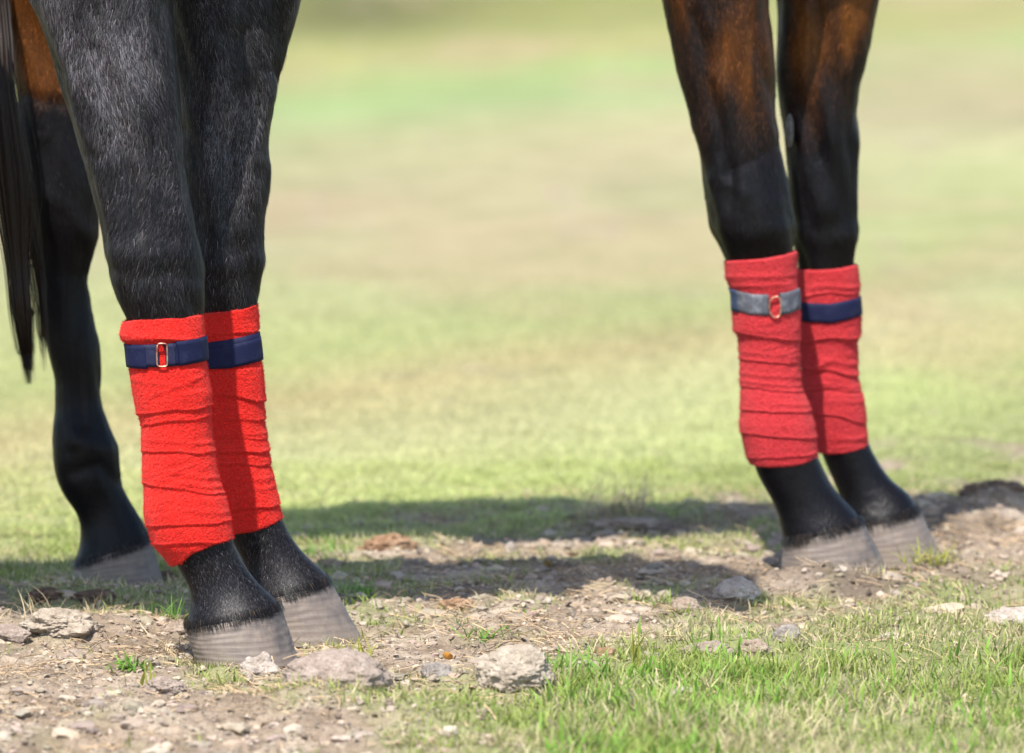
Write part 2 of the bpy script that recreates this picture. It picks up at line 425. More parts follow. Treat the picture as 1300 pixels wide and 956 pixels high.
# lawn running back
x, y, r = scatter(360000, 9.6, 15.0, seed=6)
g = grass_cover(x, y); keep = r.uniform(0, 1, len(x)) < g * (.9 - .9 * sstep(10.3, 14.5, y)); x, y = x[keep], y[keep]; n = len(x)
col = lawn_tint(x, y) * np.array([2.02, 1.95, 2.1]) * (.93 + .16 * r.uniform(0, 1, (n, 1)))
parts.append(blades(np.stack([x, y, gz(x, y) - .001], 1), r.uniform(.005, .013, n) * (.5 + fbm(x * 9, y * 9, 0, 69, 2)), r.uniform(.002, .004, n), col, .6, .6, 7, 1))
put('grass', parts, M_grass, kind='stuff')
# dry stems and roots lying about
x, y, r = scatter(44000, 7.15, 9.9, seed=8)
g = grass_map(x, y); cl = fbm(x * 10, y * 8, 0, 71, 3)
keep = r.uniform(0, 1, len(x)) < np.clip((1.05 - g) * sstep(.38, .62, cl) + .08, 0, 1); x, y = x[keep], y[keep]; n = len(x)
L = .005 + .026 * r.uniform(0, 1, n) ** 1.8; th = r.uniform(0, 2 * np.pi, n); W = r.uniform(.0005, .0012, n)
base = np.stack([x, y, gz(x, y)], 1); d = np.stack([np.cos(th), np.sin(th), r.normal(.12, .22, n)], 1); sd_ = np.stack([-np.sin(th), np.cos(th), 0 * th], 1)
bend = r.normal(0, .35, n)
V = []
for tt in (0, .35, .7, 1):
    c = base + d * (L * tt)[:, None] + sd_ * (L * bend * tt * tt)[:, None]; c[:, 2] += .003 + L * r.uniform(.02, .12) * math.sin(math.pi * tt)
    V += [c - sd_ * W[:, None] * .5 + [0, 0, .0003], c + sd_ * W[:, None] * .5 - [0, 0, .0003]]
V = np.stack(V, 1).reshape(-1, 3); b0 = np.arange(n) * 8
F = [np.stack([b0 + 2 * k, b0 + 2 * k + 1, b0 + 2 * k + 3, b0 + 2 * k + 2], 1) for k in range(3)]
sc = np.array([.45, .32, .19]) * (.5 + .75 * r.uniform(0, 1, (n, 1))) * np.where(r.uniform(0, 1, (n, 1)) < .25, .5, 1)
put('dry_straw', [(V, F, np.repeat(sc, 8, 0))], M_straw, kind='stuff')
# crumbs of soil
def ico(sub):
    bm = bmesh.new(); bmesh.ops.create_icosphere(bm, subdivisions=sub, radius=1)
    V = np.array([v.co[:] for v in bm.verts]); F = np.array([[v.index for v in f.verts] for f in bm.faces]); bm.free(); return V, F
IV, IF = ico(1)
x, y, r = scatter(42000, 7.15, 9.8, seed=10)
g = grass_map(x, y); keep = r.uniform(0, 1, len(x)) < np.clip(1.1 - 1.15 * g, .03, 1); x, y = x[keep], y[keep]; n = len(x)
s = .0010 + .0032 * r.uniform(0, 1, n) ** 4
pts = IV[None] * (1 + r.normal(0, .34, (n, 12, 1)))
pts = pts * (s[:, None, None] * np.stack([r.uniform(.8, 1.5, n), r.uniform(.8, 1.5, n), r.uniform(.55, 1, n)], 1)[:, None])
a = r.uniform(0, 6.28, n); ca, sa = np.cos(a)[:, None], np.sin(a)[:, None]
pts = np.stack([pts[..., 0] * ca - pts[..., 1] * sa, pts[..., 0] * sa + pts[..., 1] * ca, pts[..., 2]], 2)
pts += np.stack([x, y, gz(x, y) + s * .3], 1)[:, None]
cpx, cpy = proj(x, y, 0 * x)
dk = np.clip(.85 * np.exp(-((cpx - 1090) / 130) ** 2 - ((cpy - 738) / 18) ** 2), 0, 1)[:, None]
cc = np.array([.31, .25, .19]) * (.45 + .95 * r.uniform(0, 1, (n, 1))) * (1 + r.normal(0, .03, (n, 3))); cc = cc * (1 - .8 * dk)
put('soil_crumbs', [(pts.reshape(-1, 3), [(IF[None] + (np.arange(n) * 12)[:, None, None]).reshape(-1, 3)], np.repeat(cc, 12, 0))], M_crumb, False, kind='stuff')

# loose broken earth, a centimetre or two across
JV, JF = ico(2)
x, y, r = scatter(5200, 7.15, 9.8, seed=14)
g = grass_map(x, y); keep = r.uniform(0, 1, len(x)) < np.clip(1.05 - 1.2 * g, .0, 1) * sstep(.35, .6, fbm(x * 7, y * 7, 0, 81, 2)); x, y = x[keep], y[keep]; n = len(x)
s = .0035 + .010 * r.uniform(0, 1, n) ** 4
ph = np.arange(n)[:, None] * 7.3
k = fbm(JV[None, :, 0] * 1.6 + ph, JV[None, :, 1] * 1.6, JV[None, :, 2] * 1.6, 83, 3) - .5
pts = JV[None] * (1 + 1.3 * k + r.normal(0, .10, (n, len(JV))))[..., None] * (s[:, None, None] * np.stack([r.uniform(.8, 1.6, n), r.uniform(.8, 1.5, n), r.uniform(.5, .8, n)], 1)[:, None])
pts += np.stack([x, y, gz(x, y) + s * .08], 1)[:, None]
cc = np.array([.32, .262, .20]) * (.6 + .6 * r.uniform(0, 1, (n, 1))) * (1 + r.normal(0, .03, (n, 3)))
cv = np.repeat(cc, len(JV), 0) * (.8 + .4 * r.uniform(0, 1, (n * len(JV), 1)))
put('broken_earth', [(pts.reshape(-1, 3), [(JF[None] + (np.arange(n) * len(JV))[:, None, None]).reshape(-1, 3)], cv)], M_crumb, False, kind='stuff')

# ------------------------------------------------------------------ horses
def leg_rings(st, Y, n=28):
    """st: (Lx, Ly, Rx, Ry, depth ratio) in photo pixels on the plane y = Y"""
    rings = []
    # dense resample with a smooth spline over the stations
    A = np.array(st, float); k = np.arange(len(A)); kk = np.linspace(0, len(A) - 1, (len(A) - 1) * 3 + 1)
    def cat(c):
        c = np.concatenate([[2 * c[0] - c[1]], c, [2 * c[-1] - c[-2]]]); i = np.minimum(kk.astype(int), len(A) - 2); f = kk - i
        p0, p1, p2, p3 = c[i], c[i + 1], c[i + 2], c[i + 3]
        return .5 * (2 * p1 + (p2 - p0) * f + (2 * p0 - 5 * p1 + 4 * p2 - p3) * f ** 2 + (3 * p1 - p0 - 3 * p2 + p3) * f ** 3)
    R = np.stack([cat(A[:, j]) for j in range(5)], 1)
    th = np.linspace(0, 2 * np.pi, n, endpoint=False); ct, st_ = np.cos(th), np.sin(th)
    e = .88
    ct = np.sign(ct) * np.abs(ct) ** e; st_ = np.sign(st_) * np.abs(st_) ** e
    for lx, ly, rx, ry, q in R:
        xl, _, zl = at(lx, ly, Y); xr, _, zr = at(rx, ry, Y)
        c = np.array([(xl + xr) / 2, Y, (zl + zr) / 2]); hx, hz = (xr - xl) / 2, (zr - zl) / 2
        hw = math.hypot(hx, hz)
        rings.append(c + ct[:, None] * np.array([hx, 0, hz]) + st_[:, None] * np.array([0, hw * q, 0]))
    return rings
def ell_rings(st, n=32):
    """st: (centre xyz, half axis u xyz, half axis v xyz)"""
    th = np.linspace(0, 2 * np.pi, n, endpoint=False)
    return [np.array(c) + np.cos(th)[:, None] * np.array(u) + np.sin(th)[:, None] * np.array(v) for c, u, v in st]
def refine(rings, k=4):
    A = np.array(rings); m = len(A); kk = np.linspace(0, m - 1, (m - 1) * k + 1); i = np.minimum(kk.astype(int), m - 2); f = (kk - i)[:, None, None]
    P = np.concatenate([2 * A[:1] - A[1:2], A, 2 * A[-1:] - A[-2:-1]])
    p0, p1, p2, p3 = P[i], P[i + 1], P[i + 2], P[i + 3]
    return list(.5 * (2 * p1 + (p2 - p0) * f + (2 * p0 - 5 * p1 + 4 * p2 - p3) * f ** 2 + (3 * p1 - p0 - 3 * p2 + p3) * f ** 3))

A_ST = [(-30, -190, 262, -190, .50), (-8, -110, 240, -110, .60), (18, -50, 226, -50, .66), (36, 0, 219, 0, .72), (47, 21, 220, 21, .74), (63, 61, 222, 61, .76), (77, 109, 225, 109, .78), (94, 165, 229, 165, .80), (106, 200, 232, 200, .82),
        (115, 238, 238, 238, .84), (122, 263, 243, 263, .86), (128, 290, 248, 290, .88), (132, 317, 252, 317, .9), (136, 342, 256, 342, .9), (143, 371, 258, 371, .86), (152, 390, 259, 388, .82),
        (160, 412, 256, 410, .80), (168, 440, 253, 438, .78), (174, 480, 256, 478, .76), (183, 540, 262, 538, .78), (188, 600, 271, 597, .80), (196, 650, 283, 643, .84), (213, 690, 291, 667, .86),
        (225, 719, 297, 690, .84), (238, 741, 310, 716, .82), (243, 757, 328, 741, .82), (241, 774, 347, 758, .82), (236, 795, 357, 773, .87), (241, 812, 360, 790, .80)]
B_ST = [(175, -190, 440, -190, .50), (192, -110, 418, -110, .6), (206, -50, 398, -50, .66), (214, 0, 381, 0, .72), (218, 23, 374, 23, .74), (221, 48, 366, 48, .76), (223, 79, 358, 79, .78), (225, 105, 354, 105, .8), (227, 134, 346, 134, .82),
        (229, 180, 339, 180, .84), (231, 215, 339, 215, .86), (233, 250, 338, 250, .88), (235, 286, 333, 286, .9), (236, 334, 330, 334, .9), (241, 380, 328, 380, .84),
        (246, 410, 324, 408, .8), (249, 440, 323, 436, .78), (252, 480, 328, 478, .76), (258, 540, 331, 538, .78), (263, 600, 341, 597, .8), (272, 640, 350, 632, .84), (287, 670, 356, 650, .86),
        (297, 692, 362, 667, .84), (307, 709, 377, 692, .82), (312, 724, 397, 714, .82), (312, 744, 415, 729, .82), (308, 764, 420, 742, .88), (312, 778, 422, 758, .80)]
C_ST = [(800, -190, 1020, -190, .5), (815, -110, 995, -110, .6), (826, -50, 981, -50, .68), (837, 0, 976, 0, .74), (850, 53, 978, 53, .76), (857, 88, 980, 88, .78), (870, 132, 985, 132, .8), (879, 167, 991, 167, .82), (890, 207, 998, 207, .84), (895, 242, 1005, 242, .88),
        (899, 272, 1009, 272, .9), (910, 299, 1012, 299, .88), (919, 322, 1010, 318, .84), (928, 345, 1006, 342, .78), (936, 400, 1009, 397, .78), (943, 450, 1009, 448, .78), (945, 500, 1016, 497, .8), (946, 540, 1028, 534, .84),
        (953, 570, 1034, 560, .86), (958, 595, 1040, 581, .84), (968, 615, 1052, 608, .82), (979, 634, 1065, 627, .82), (988, 656, 1083, 646, .82), (994, 684, 1095, 662, .92), (999, 700, 1098, 678, .82)]
D_ST = [(945, -190, 1165, -190, .5), (962, -110, 1142, -110, .6), (976, -50, 1126, -50, .68), (982, 0, 1116, 0, .74), (983, 35, 1112, 35, .76), (984, 70, 1103, 70, .78), (985, 97, 1094, 97, .8), (988, 132, 1090, 132, .82), (994, 198, 1089, 198, .84), (1000, 264, 1088, 264, .9),
        (1006, 308, 1088, 308, .88), (1011, 338, 1084, 338, .82), (1016, 380, 1083, 378, .78), (1020, 430, 1083, 428, .78), (1023, 480, 1086, 478, .8), (1028, 520, 1093, 516, .82), (1036, 555, 1098, 545, .84),
        (1043, 577, 1105, 566, .84), (1055, 605, 1119, 592, .82), (1064, 625, 1134, 611, .82), (1069, 643, 1154, 627, .82), (1067, 670, 1168, 648, .92), (1072, 684, 1170, 662, .82)]
E_ST = [(-45, -330, 330, -330, .42), (-38, -240, 270, -240, .45), (-22, -150, 195, -150, .52), (-7, -70, 142, -70, .58), (4, 0, 116, 0, .62), (13, 50, 110, 50, .64), (20, 100, 110, 100, .68), (23, 140, 112, 138, .7), (22, 190, 118, 185, .7), (24, 235, 124, 230, .7),
        (29, 285, 124, 285, .66), (37, 318, 118, 318, .64), (44, 350, 113, 346, .64), (50, 384, 114, 384, .66), (56, 420, 120, 416, .7), (62, 448, 127, 442, .72), (67, 475, 129, 470, .74), (70, 514, 129, 508, .78), (67, 540, 138, 535, .82), (67, 571, 148, 567, .86),
        (69, 599, 153, 596, .86), (79, 626, 158, 622, .84), (94, 647, 168, 640, .82), (101, 664, 179, 658, .82), (101, 690, 187, 672, .84), (94, 716, 190, 688, .86), (98, 730, 192, 704, .84)]
def shift(st, dx, dy): return [(a + dx, b + dy, c + dx, d + dy, q) for a, b, c, d, q in st]
YA, YB, YC, YD, YE = 8.02, 8.206, 8.842, 8.988, 8.75

def body_rings(x0, yc, belly, neck_bend, back=1.0):
    """trunk, neck, head and ears; x0 is the elbow, the horse looks towards +x"""
    tubes = []
    st = [(-1.13, 1.05, 1.22, .07), (-1.05, .97, 1.34, .17), (-.90, .90, 1.41, .25), (-.70, .90, 1.43, .27), (-.50, .86, 1.39, .275), (-.28, .83, 1.38, .265), (-.08, .84, 1.44, .215), (.08, .88, 1.47, .18), (.20, .92, 1.42, .155), (.30, .98, 1.32, .12), (.35, 1.04, 1.24, .08)]
    st = [(dx * (back if dx < -.3 else 1) if dx < 0 else dx, *q) for dx, *q in st]
    tubes.append(refine(ell_rings([((x0 + dx, yc, (zb + belly + zt) / 2), (0, hw * .78, 0), (0, 0, (zt - zb - belly) / 2)) for dx, zb, zt, hw in st])))
    # neck and head follow a curve that may bend sideways
    cz = [1.20, 1.36, 1.53, 1.70, 1.80]; cx = [.05, .18, .29, .37, .41]; hw = [.15, .105, .08, .072, .06]; hh = [.24, .20, .155, .12, .09]
    def side(dx, z, q):                    # bend: rotate about the withers in plan
        d = max(dx - .08, 0); a = neck_bend * q
        return (x0 + .08 + min(dx - .08, 0) + d * math.cos(a), yc - d * math.sin(a), z), (math.cos(a), -math.sin(a), 0), (math.sin(a), math.cos(a), 0)
    st = []
    for i in range(5):
        c, f, s = side(cx[i], cz[i], i / 4)
        f = np.array(f); s = np.array(s); tilt = .75
        up = -f * tilt * .8 + np.array([0, 0, .65])
        up /= np.linalg.norm(up)
        st.append((c, s * hw[i], up * hh[i]))
    tubes.append(refine(ell_rings(st)))
    hx = [.33, .41, .47, .53, .58, .62, .64]; hz = [1.80, 1.75, 1.68, 1.59, 1.49, 1.415, 1.38]; w_ = [.06, .085, .085, .07, .055, .055, .035]; v_ = [.07, .115, .12, .095, .07, .062, .035]
    st = []
    for i in range(7):
        c, f, s = side(hx[i], hz[i], 1); f = np.array(f); s = np.array(s)
        up = f * .70 + np.array([0, 0, .71])
        st.append((c, s * w_[i], up * v_[i]))
    tubes.append(refine(ell_rings(st)))
    ears = []
    for sgn in (-1, 1):
        c, f, s = side(.37, 1.84, 1); c = np.array(c) + np.array(s) * .05 * sgn; f = np.array(f); s = np.array(s)
        tubes.append(refine(ell_rings([(c + np.array([0, 0, -.03]), s * .022, f * .03), (c + np.array([0, 0, .04]), s * .024, f * .028), (c + f * .01 + np.array([0, 0, .10]), s * .015, f * .016), (c + f * .015 + np.array([0, 0, .14]), s * .004, f * .004)], 14)))
    eyes = []
    for sgn in (-1, 1):
        c, f, s = side(.455, 1.735, 1); eyes.append(np.array(c) + np.array(s) * .078 * sgn + np.array([0, 0, .02]))
    crest = []
    for tt in np.linspace(0, 1, 60):
        i = tt * 4; a = min(int(i), 3); q = i - a
        L_ = lambda l: l[a] * (1 - q) + l[a + 1] * q
        c, f, s = side(L_(cx), L_(cz), tt); f = np.array(f)
        up = -f * .6 + np.array([0, 0, .65]); up /= np.linalg.norm(up)
        crest.append((np.array(c) + up * L_(hh) * .97, np.array(s), f))
    return tubes, eyes, crest

def fuse(tubes, voxel):
    V, q, t, o = [], [], [], 0
    for rings in tubes:
        v, a, b_ = tube_from_rings(rings); V.append(v); q.append(a + o); t.append(b_ + o); o += len(v)
    me = mesh_np('tmp', np.concatenate(V), [np.concatenate(q), np.concatenate(t)])
    bm = bmesh.new(); bm.from_mesh(me); bm.to_mesh(me); bm.free()
    ob = bpy.data.objects.new('tmp', me); C.objects.link(ob)
    m = ob.modifiers.new('r', 'REMESH'); m.mode = 'VOXEL'; m.voxel_size = voxel; m.adaptivity = 0
    s = ob.modifiers.new('s', 'SMOOTH'); s.factor = .5; s.iterations = 5
    dg = bpy.context.evaluated_depsgraph_get(); ev = ob.evaluated_get(dg)
    out = bpy.data.meshes.new_from_object(ev); C.objects.unlink(ob); bpy.data.objects.remove(ob); bpy.data.meshes.remove(me)
    return out
def verts_of(me):
    a = np.empty(len(me.vertices) * 3, np.float32); me.vertices.foreach_get('co', a); return a.reshape(-1, 3).astype(float)
def norms_of(me):
    a = np.empty(len(me.vertices) * 3, np.float32); me.vertices.foreach_get('normal', a); return a.reshape(-1, 3).astype(float)

# ---- leg wraps -------------------------------------------------------------
class Wrap:
    """a bandage round one leg, from its outline in the photograph"""
    def __init__(s, Y, left, right, top, bot, edges, depth=.84, seed=0, folds=()):
        s.Y, s.depth, s.seed, s.edges, s.folds = Y, depth, seed, edges, folds
        s.ly, s.lx = [p[1] for p in left], [p[0] for p in left]; s.ry, s.rx = [p[1] for p in right], [p[0] for p in right]
        s.top, s.bot = top, bot
        s.mpp = Y / FPX
    def line(s, l, c): return np.interp(c, np.linspace(-1, 1, len(l)), l)
    def surf(s, phi, yp, disp):
        """phi 0 = right silhouette, pi/2 = towards the camera; disp in metres"""
        c, sn = np.cos(phi), np.sin(phi)
        e = .9; ce = np.sign(c) * np.abs(c) ** e; se = np.sign(sn) * np.abs(sn) ** e
        xl = np.interp(yp, s.ly, s.lx); xr = np.interp(yp, s.ry, s.rx)
        xc, hw = (xl + xr) / 2, (xr - xl) / 2
        x, _, z = at(xc, yp, s.Y)
        hwm = hw * s.mpp - .0012 + disp; hd = hw * s.mpp * s.depth - .0012 + disp
        return np.stack([x + hwm * ce, s.Y - hd * se, z], -1)
    def relief(s, phi, yp):
        c, sn = np.cos(phi), np.sin(phi)
        d = np.zeros(np.broadcast(phi, yp).shape)
        wob = (vn(c * 1.6 + 4, sn * 1.6, 0, s.seed) - .5) * 5
        for a, b_, th, span in s.edges:
            ye = s.line([a, (a + b_) / 2, b_], c) + wob + (vn(c * 5 + a, sn * 5, 0, s.seed + 3) - .5) * .9
            q = ye - yp
            d = d + th * .00058 * sstep(-.9, .9, q) * np.clip(1 - q / span, 0, 1) ** .8 * (q > -2)
            d = d - .0004 * np.exp(-((q + 2.0) / 1.4) ** 2) + .0005 * np.exp(-((q - 1.6) / 1.3) ** 2)
        # wrinkles that run round the leg, deeper where the cloth is slack
        slack = fbm(c * 1.3 + 9, sn * 1.3, yp * .012, s.seed + 5, 2)
        for fr, am in ((.085, 1.2), (.17, .8), (.32, .35)):
            n = vn(c * 1.1 + 3, sn * 1.1, yp * fr + c * 2.2 * vn(yp * .02, 0, 0, s.seed + 8), s.seed + 7)
            d = d + am * .0006 * (1 - np.abs(2 * n - 1) - .5) * sstep(.35, .7, slack) * 1.5
        for a, b_, am, wd, c0, c1 in s.folds:            # single drawn-out folds: y left, y right, mm, px width, from/to across
            ye = s.line([a, b_], c) + wob * .6; m_ = sstep(c0 - .25, c0 + .15, c) * sstep(c1 + .25, c1 - .15, c) * (sn > -.2)
            d = d + am * .0006 * np.exp(-((yp - ye) / wd) ** 2) * m_ - am * .0003 * np.exp(-((yp - ye - wd * 1.8) / wd) ** 2) * m_
        d = d + 0.0006 * (fbm(c * 9, sn * 9, yp * .09, s.seed + 12, 3) - .5) + .0006 * (vn(c * 28, sn * 28, yp * .45, s.seed + 15) - .5)
        return d
    def build(s, mat_, parent, org, nu=168, nv=250):
        phi = np.linspace(0, 2 * np.pi, nu, endpoint=False)
        c = np.cos(phi); yt = s.line(s.top, c); yb = s.line(s.bot, c)
        rows = []
        for k, (dy, off) in enumerate([(22, -.0095), (6, -.0085), (0, -.0055), (-2, -.0022)]): rows.append(s.surf(phi, yt + dy, off + .0))
        for v in np.linspace(0, 1, nv):
            yp = yt + (yb - yt) * v
            rows.append(s.surf(phi, yp, s.relief(phi, yp)))
        for dy, off in [(1.2, -.0018), (0, -.0050), (-5, -.0085), (-20, -.0095)]: rows.append(s.surf(phi, yb + dy, off))
        V = np.concatenate(rows); me = mesh_np('leg_wrap', V - org, [grid_faces(nu, len(rows), True)])
        o = link('leg_wrap', me, mat_, parent)
        P, Q, r = sample(me, lambda c: np.ones(len(c), bool), 26000, s.seed)           # raised pile of the fleece
        D = r.normal(0, 1, P.shape); D -= Q * (D * Q).sum(1)[:, None]; D /= np.linalg.norm(D, axis=1)[:, None]
        base = np.array(mat_['pile']) * np.exp(r.normal(0, .22, (len(P), 1)))
        v, f, c = strands(P, Q, D, r.uniform(.0010, .0026, len(P)), r.uniform(.0003, .0007, len(P)), base, r.uniform(.15, 1.3, len(P)), 0)
        m2 = mesh_np('fleece_pile', v, [f]); col_attr(m2, c); link('fleece_pile', m2, M_pile, o, kind='stuff')
        return o
    def band(s, name, mat_, parent, org, y0, y1, p0, p1, off=.0022, th=.0016, n=120, wav=.0, ends=True):
        """webbing round the wrap between the lines y0 and y1 (lists across the front), from angle p0 to p1"""
        phi = np.linspace(p0, p1, n); c = np.cos(phi)
        a, b_ = s.line(y0, c), s.line(y1, c)
        k = np.linspace(0, 1, 7); rows = []
        wv = lambda f: wav * (vn(phi * 6, f * 4, 0, s.seed + 20) - .5)
        prof = [(f, off * .62 + th * .6 * (1 - .35 * (abs(2 * f - 1)) ** 8) + wv(f)) for f in k] + [(f, off - .003) for f in k[::-1]]
        for f, dd in prof: rows.append(s.surf(phi, a + (b_ - a) * f, dd))
        m_ = len(rows); V = np.concatenate(rows)
        F = [grid_faces(n, m_), np.stack([(m_ - 1) * n + np.arange(n - 1), (m_ - 1) * n + np.arange(1, n), np.arange(1, n), np.arange(n - 1)], 1)]
        h = m_ // 2; caps = []
        for e in (0, n - 1):
            for i in range(h - 1): caps.append([i * n + e, (i + 1) * n + e, (m_ - 2 - i) * n + e, (m_ - 1 - i) * n + e])
        F.append(np.array(caps))
        return link(name, mesh_np(name, V - org, F), mat_, parent)
    def phi_at(s, px, yp):
        xl = np.interp(yp, s.ly, s.lx); xr = np.interp(yp, s.ry, s.rx)
        q = np.clip((px - (xl + xr) / 2) / ((xr - xl) / 2), -.999, .999)
        return np.arccos(np.sign(q) * np.abs(q) ** (1 / .9))
    def ring(s, mat_, parent, org, pts, off=.0032, rad=.0011):
        P = [s.surf(np.array(s.phi_at(a, b_)), np.array(float(b_)), off) for a, b_ in pts]
        P = np.array(P + P[:1]).reshape(-1, 3)
        kk = np.linspace(0, len(P) - 1, 72)
        Q = np.stack([np.interp(kk, np.arange(len(P)), P[:, i]) for i in range(3)], 1)
        for _ in range(1): Q[1:-1] = .25 * Q[:-2] + .5 * Q[1:-1] + .25 * Q[2:]
        v, q, t_ = sweep(Q, rad, 8)
        return link('buckle_ring', mesh_np('buckle_ring', v - org, [q, t_]), mat_, parent)

UP = -5     # the front of a round leg reads a few pixels lower than its axis
def up(l): return [q + UP for q in l]
WA = Wrap(YA, [(155, 405), (152, 420), (153, 430), (160, 438), (163, 470), (168, 498), (174, 527), (178, 538), (179, 566), (180, 603), (181, 618), (182, 652), (186, 670), (195, 695), (203, 703), (217, 722)],
          [(260, 400), (261, 430), (263, 458), (264, 465), (269, 498), (270, 530), (271, 556), (276, 583), (278, 601), (283, 621), (288, 631), (292, 652), (295, 664), (297, 688)],
          up([414, 409, 408, 407, 405]), up([722, 716, 702, 692, 688]),
          [(e[0] + UP, e[1] + UP, e[2], e[3]) for e in [(531, 518, 3.2, 70), (545, 531, 1.6, 14), (577, 577, 2.0, 36), (618, 630, 2.2, 42), (672, 664, 2.6, 46), (696, 688, 3.0, 26), (437, 432, 2.6, 26)]],
          seed=3, folds=[(424, 428, 2.2, 3.5, -1, .6), (556, 560, 1.2, 2.5, -.8, 1), (592, 604, 1.4, 3, -.2, 1), (604, 616, 1.2, 2.5, .1, 1), (640, 648, 1.2, 3, .0, 1), (512, 470, 1.2, 3, -.5, .9), (480, 492, .9, 3, -.9, .2)])
WB = Wrap(YB, [(242, 385), (243, 430), (245, 480), (252, 540), (257, 600), (263, 640), (282, 676)],
          [(329, 385), (329, 415), (329, 424), (333, 460), (335, 466), (336, 498), (337, 513), (338, 538), (341, 561), (345, 591), (349, 607), (352, 623), (357, 644), (361, 662)],
          up([404, 402, 400, 397, 391]), up([682, 679, 676, 670, 662]),
          [(e[0] + UP, e[1] + UP, e[2], e[3]) for e in [(496, 514, 3.2, 55), (534, 537, 1.4, 16), (556, 561, 1.3, 14), (577, 577, 1.8, 20), (590, 594, 1.6, 30), (652, 645, 2.8, 40), (430, 424, 2.4, 26)]],
          seed=11, folds=[(548, 548, 1.0, 2.5, -.2, 1), (606, 604, 1.2, 3, .2, 1), (620, 616, 1.0, 3, .4, 1), (568, 570, 1, 2.5, 0, 1)])
WC = Wrap(YC, [(918, 330), (920, 354), (929, 372), (930, 402), (931, 418), (936, 430), (938, 453), (939, 485), (939, 522), (938, 538), (941, 558), (946, 578), (952, 594)],
          [(1013, 320), (1013, 356), (1015, 370), (1016, 397), (1016, 434), (1016, 462), (1018, 490), (1025, 506), (1031, 524), (1035, 540), (1038, 560), (1040, 585)],
          up([337, 335, 333, 329, 325]), up([593, 594, 593, 590, 584]),
          [(e[0] + UP, e[1] + UP, e[2], e[3]) for e in [(426, 436, 3.2, 55), (460, 464, 2.0, 26), (494, 500, 2.0, 30), (524, 525, 2.4, 26), (553, 559, 2.6, 28), (586, 578, 1.2, 20)]],
          seed=23, folds=[(350, 346, 1.5, 3, -1, 1), (362, 356, 1.5, 3, -1, .7), (472, 476, 1.3, 2.5, -1, 1), (482, 487, 1.3, 2.5, -1, 1), (504, 512, 1.2, 2.5, 0, 1), (445, 448, 1.0, 3, -1, .5)])
WD = Wrap(YD, [(1008, 335), (1010, 380), (1013, 430), (1016, 480), (1021, 520), (1028, 555), (1036, 578)],
          [(1090, 336), (1092, 351), (1092, 379), (1094, 404), (1093, 414), (1093, 427), (1090, 435), (1090, 471), (1092, 492), (1097, 500), (1099, 516), (1101, 538), (1104, 570)],
          up([348, 348, 347, 345, 342]), up([578, 578, 577, 574, 569]),
          [(e[0] + UP, e[1] + UP, e[2], e[3]) for e in [(438, 431, 3.2, 40), (470, 480, 1.6, 22), (497, 499, 2.4, 24), (526, 540, 2.2, 30), (380, 374, 2.0, 16)]],
          seed=37, folds=[(362, 362, 1.8, 3, -.5, 1), (452, 460, 1.3, 3, -.3, 1), (464, 474, 1.4, 2.5, -.5, 1), (484, 490, 1.4, 2.5, -.5, 1), (510, 506, 1.2, 3, -.2, 1), (560, 552, 1.4, 3, -.2, 1), (474, 442, 5.5, 4.5, -.5, -.1)])

FRINGE = {}
def hoof(name, Y, th_, tt, bh, bt, wtop, wbot, toe_dark, parent, org, seed):
    """th_/tt heel and toe of the coronet, bh/bt of the ground edge, in photo pixels"""
    n, m_ = 72, 40
    P = lambda p: np.array([at(p[0], p[1], Y)[0], Y, at(p[0], p[1], Y)[2]])
    a, b_, c, d = P(th_), P(tt), P(bh), P(bt)
    th = np.linspace(0, 2 * np.pi, n, endpoint=False); ct, sn = np.cos(th), np.sin(th)
    cs = np.sign(ct) * np.abs(ct) ** np.where(ct > 0, .95, .62)
    rows, st, dr = [], [], []
    for k, f in enumerate(np.linspace(-.10, 1.05, m_)):
        g = max(f, 0)
        heel = a + (c - a) * f; toe = b_ + (d - b_) * f
        hw = wtop + (wbot - wtop) * g
        mid, half = (heel + toe) / 2, (toe - heel) / 2
        dep = hw * sn * np.where(ct < 0, 1 - .22 * np.abs(ct) ** 2, 1)
        rip = .00022 * np.sin(f * 42 + 5.0 * vn(ct * 2 + 3, sn * 2, f * 3, seed)) * (f > 0) + .0014 * (vn(ct * 7, sn * 7, f * 5, seed + 1) - .5)
        ins = -.006 if f < -.05 else (-.0018 if f < 0 else 0)
        rp = 1 + (rip + ins) / np.maximum(np.linalg.norm(half), .01)
        rows.append(mid + (cs * rp)[:, None] * half + np.stack([0 * dep, -(dep * (1 + (rip + ins) / hw)), 0 * dep], 1))
        dr.append(np.clip(sstep(.45, .85, f * .75 + (fbm(ct * 6, sn * 6, f * 3, seed + 9, 3) - .3) * .75), 0, 1))
        st.append(np.clip(toe_dark * sstep(.2, .95, ct * .75 + g * .35 + (vn(ct * 4, sn * 4, f * 6, seed + 4) - .5) * .9), 0, 1))  # horn colour darker towards the toe and the ground edge
    FRINGE.setdefault(parent.name, []).append((rows[2], rows[14]))
    V, q, t_ = tube_from_rings(rows); me = mesh_np('hoof', V - org, [q, t_]); flt_attr(me, np.concatenate(st + [np.zeros(2)]), 'toe_dark')
    flt_attr(me, np.concatenate(dr + [np.zeros(2)]), 'dirt')
    return link('hoof', me, M_hoof, parent)

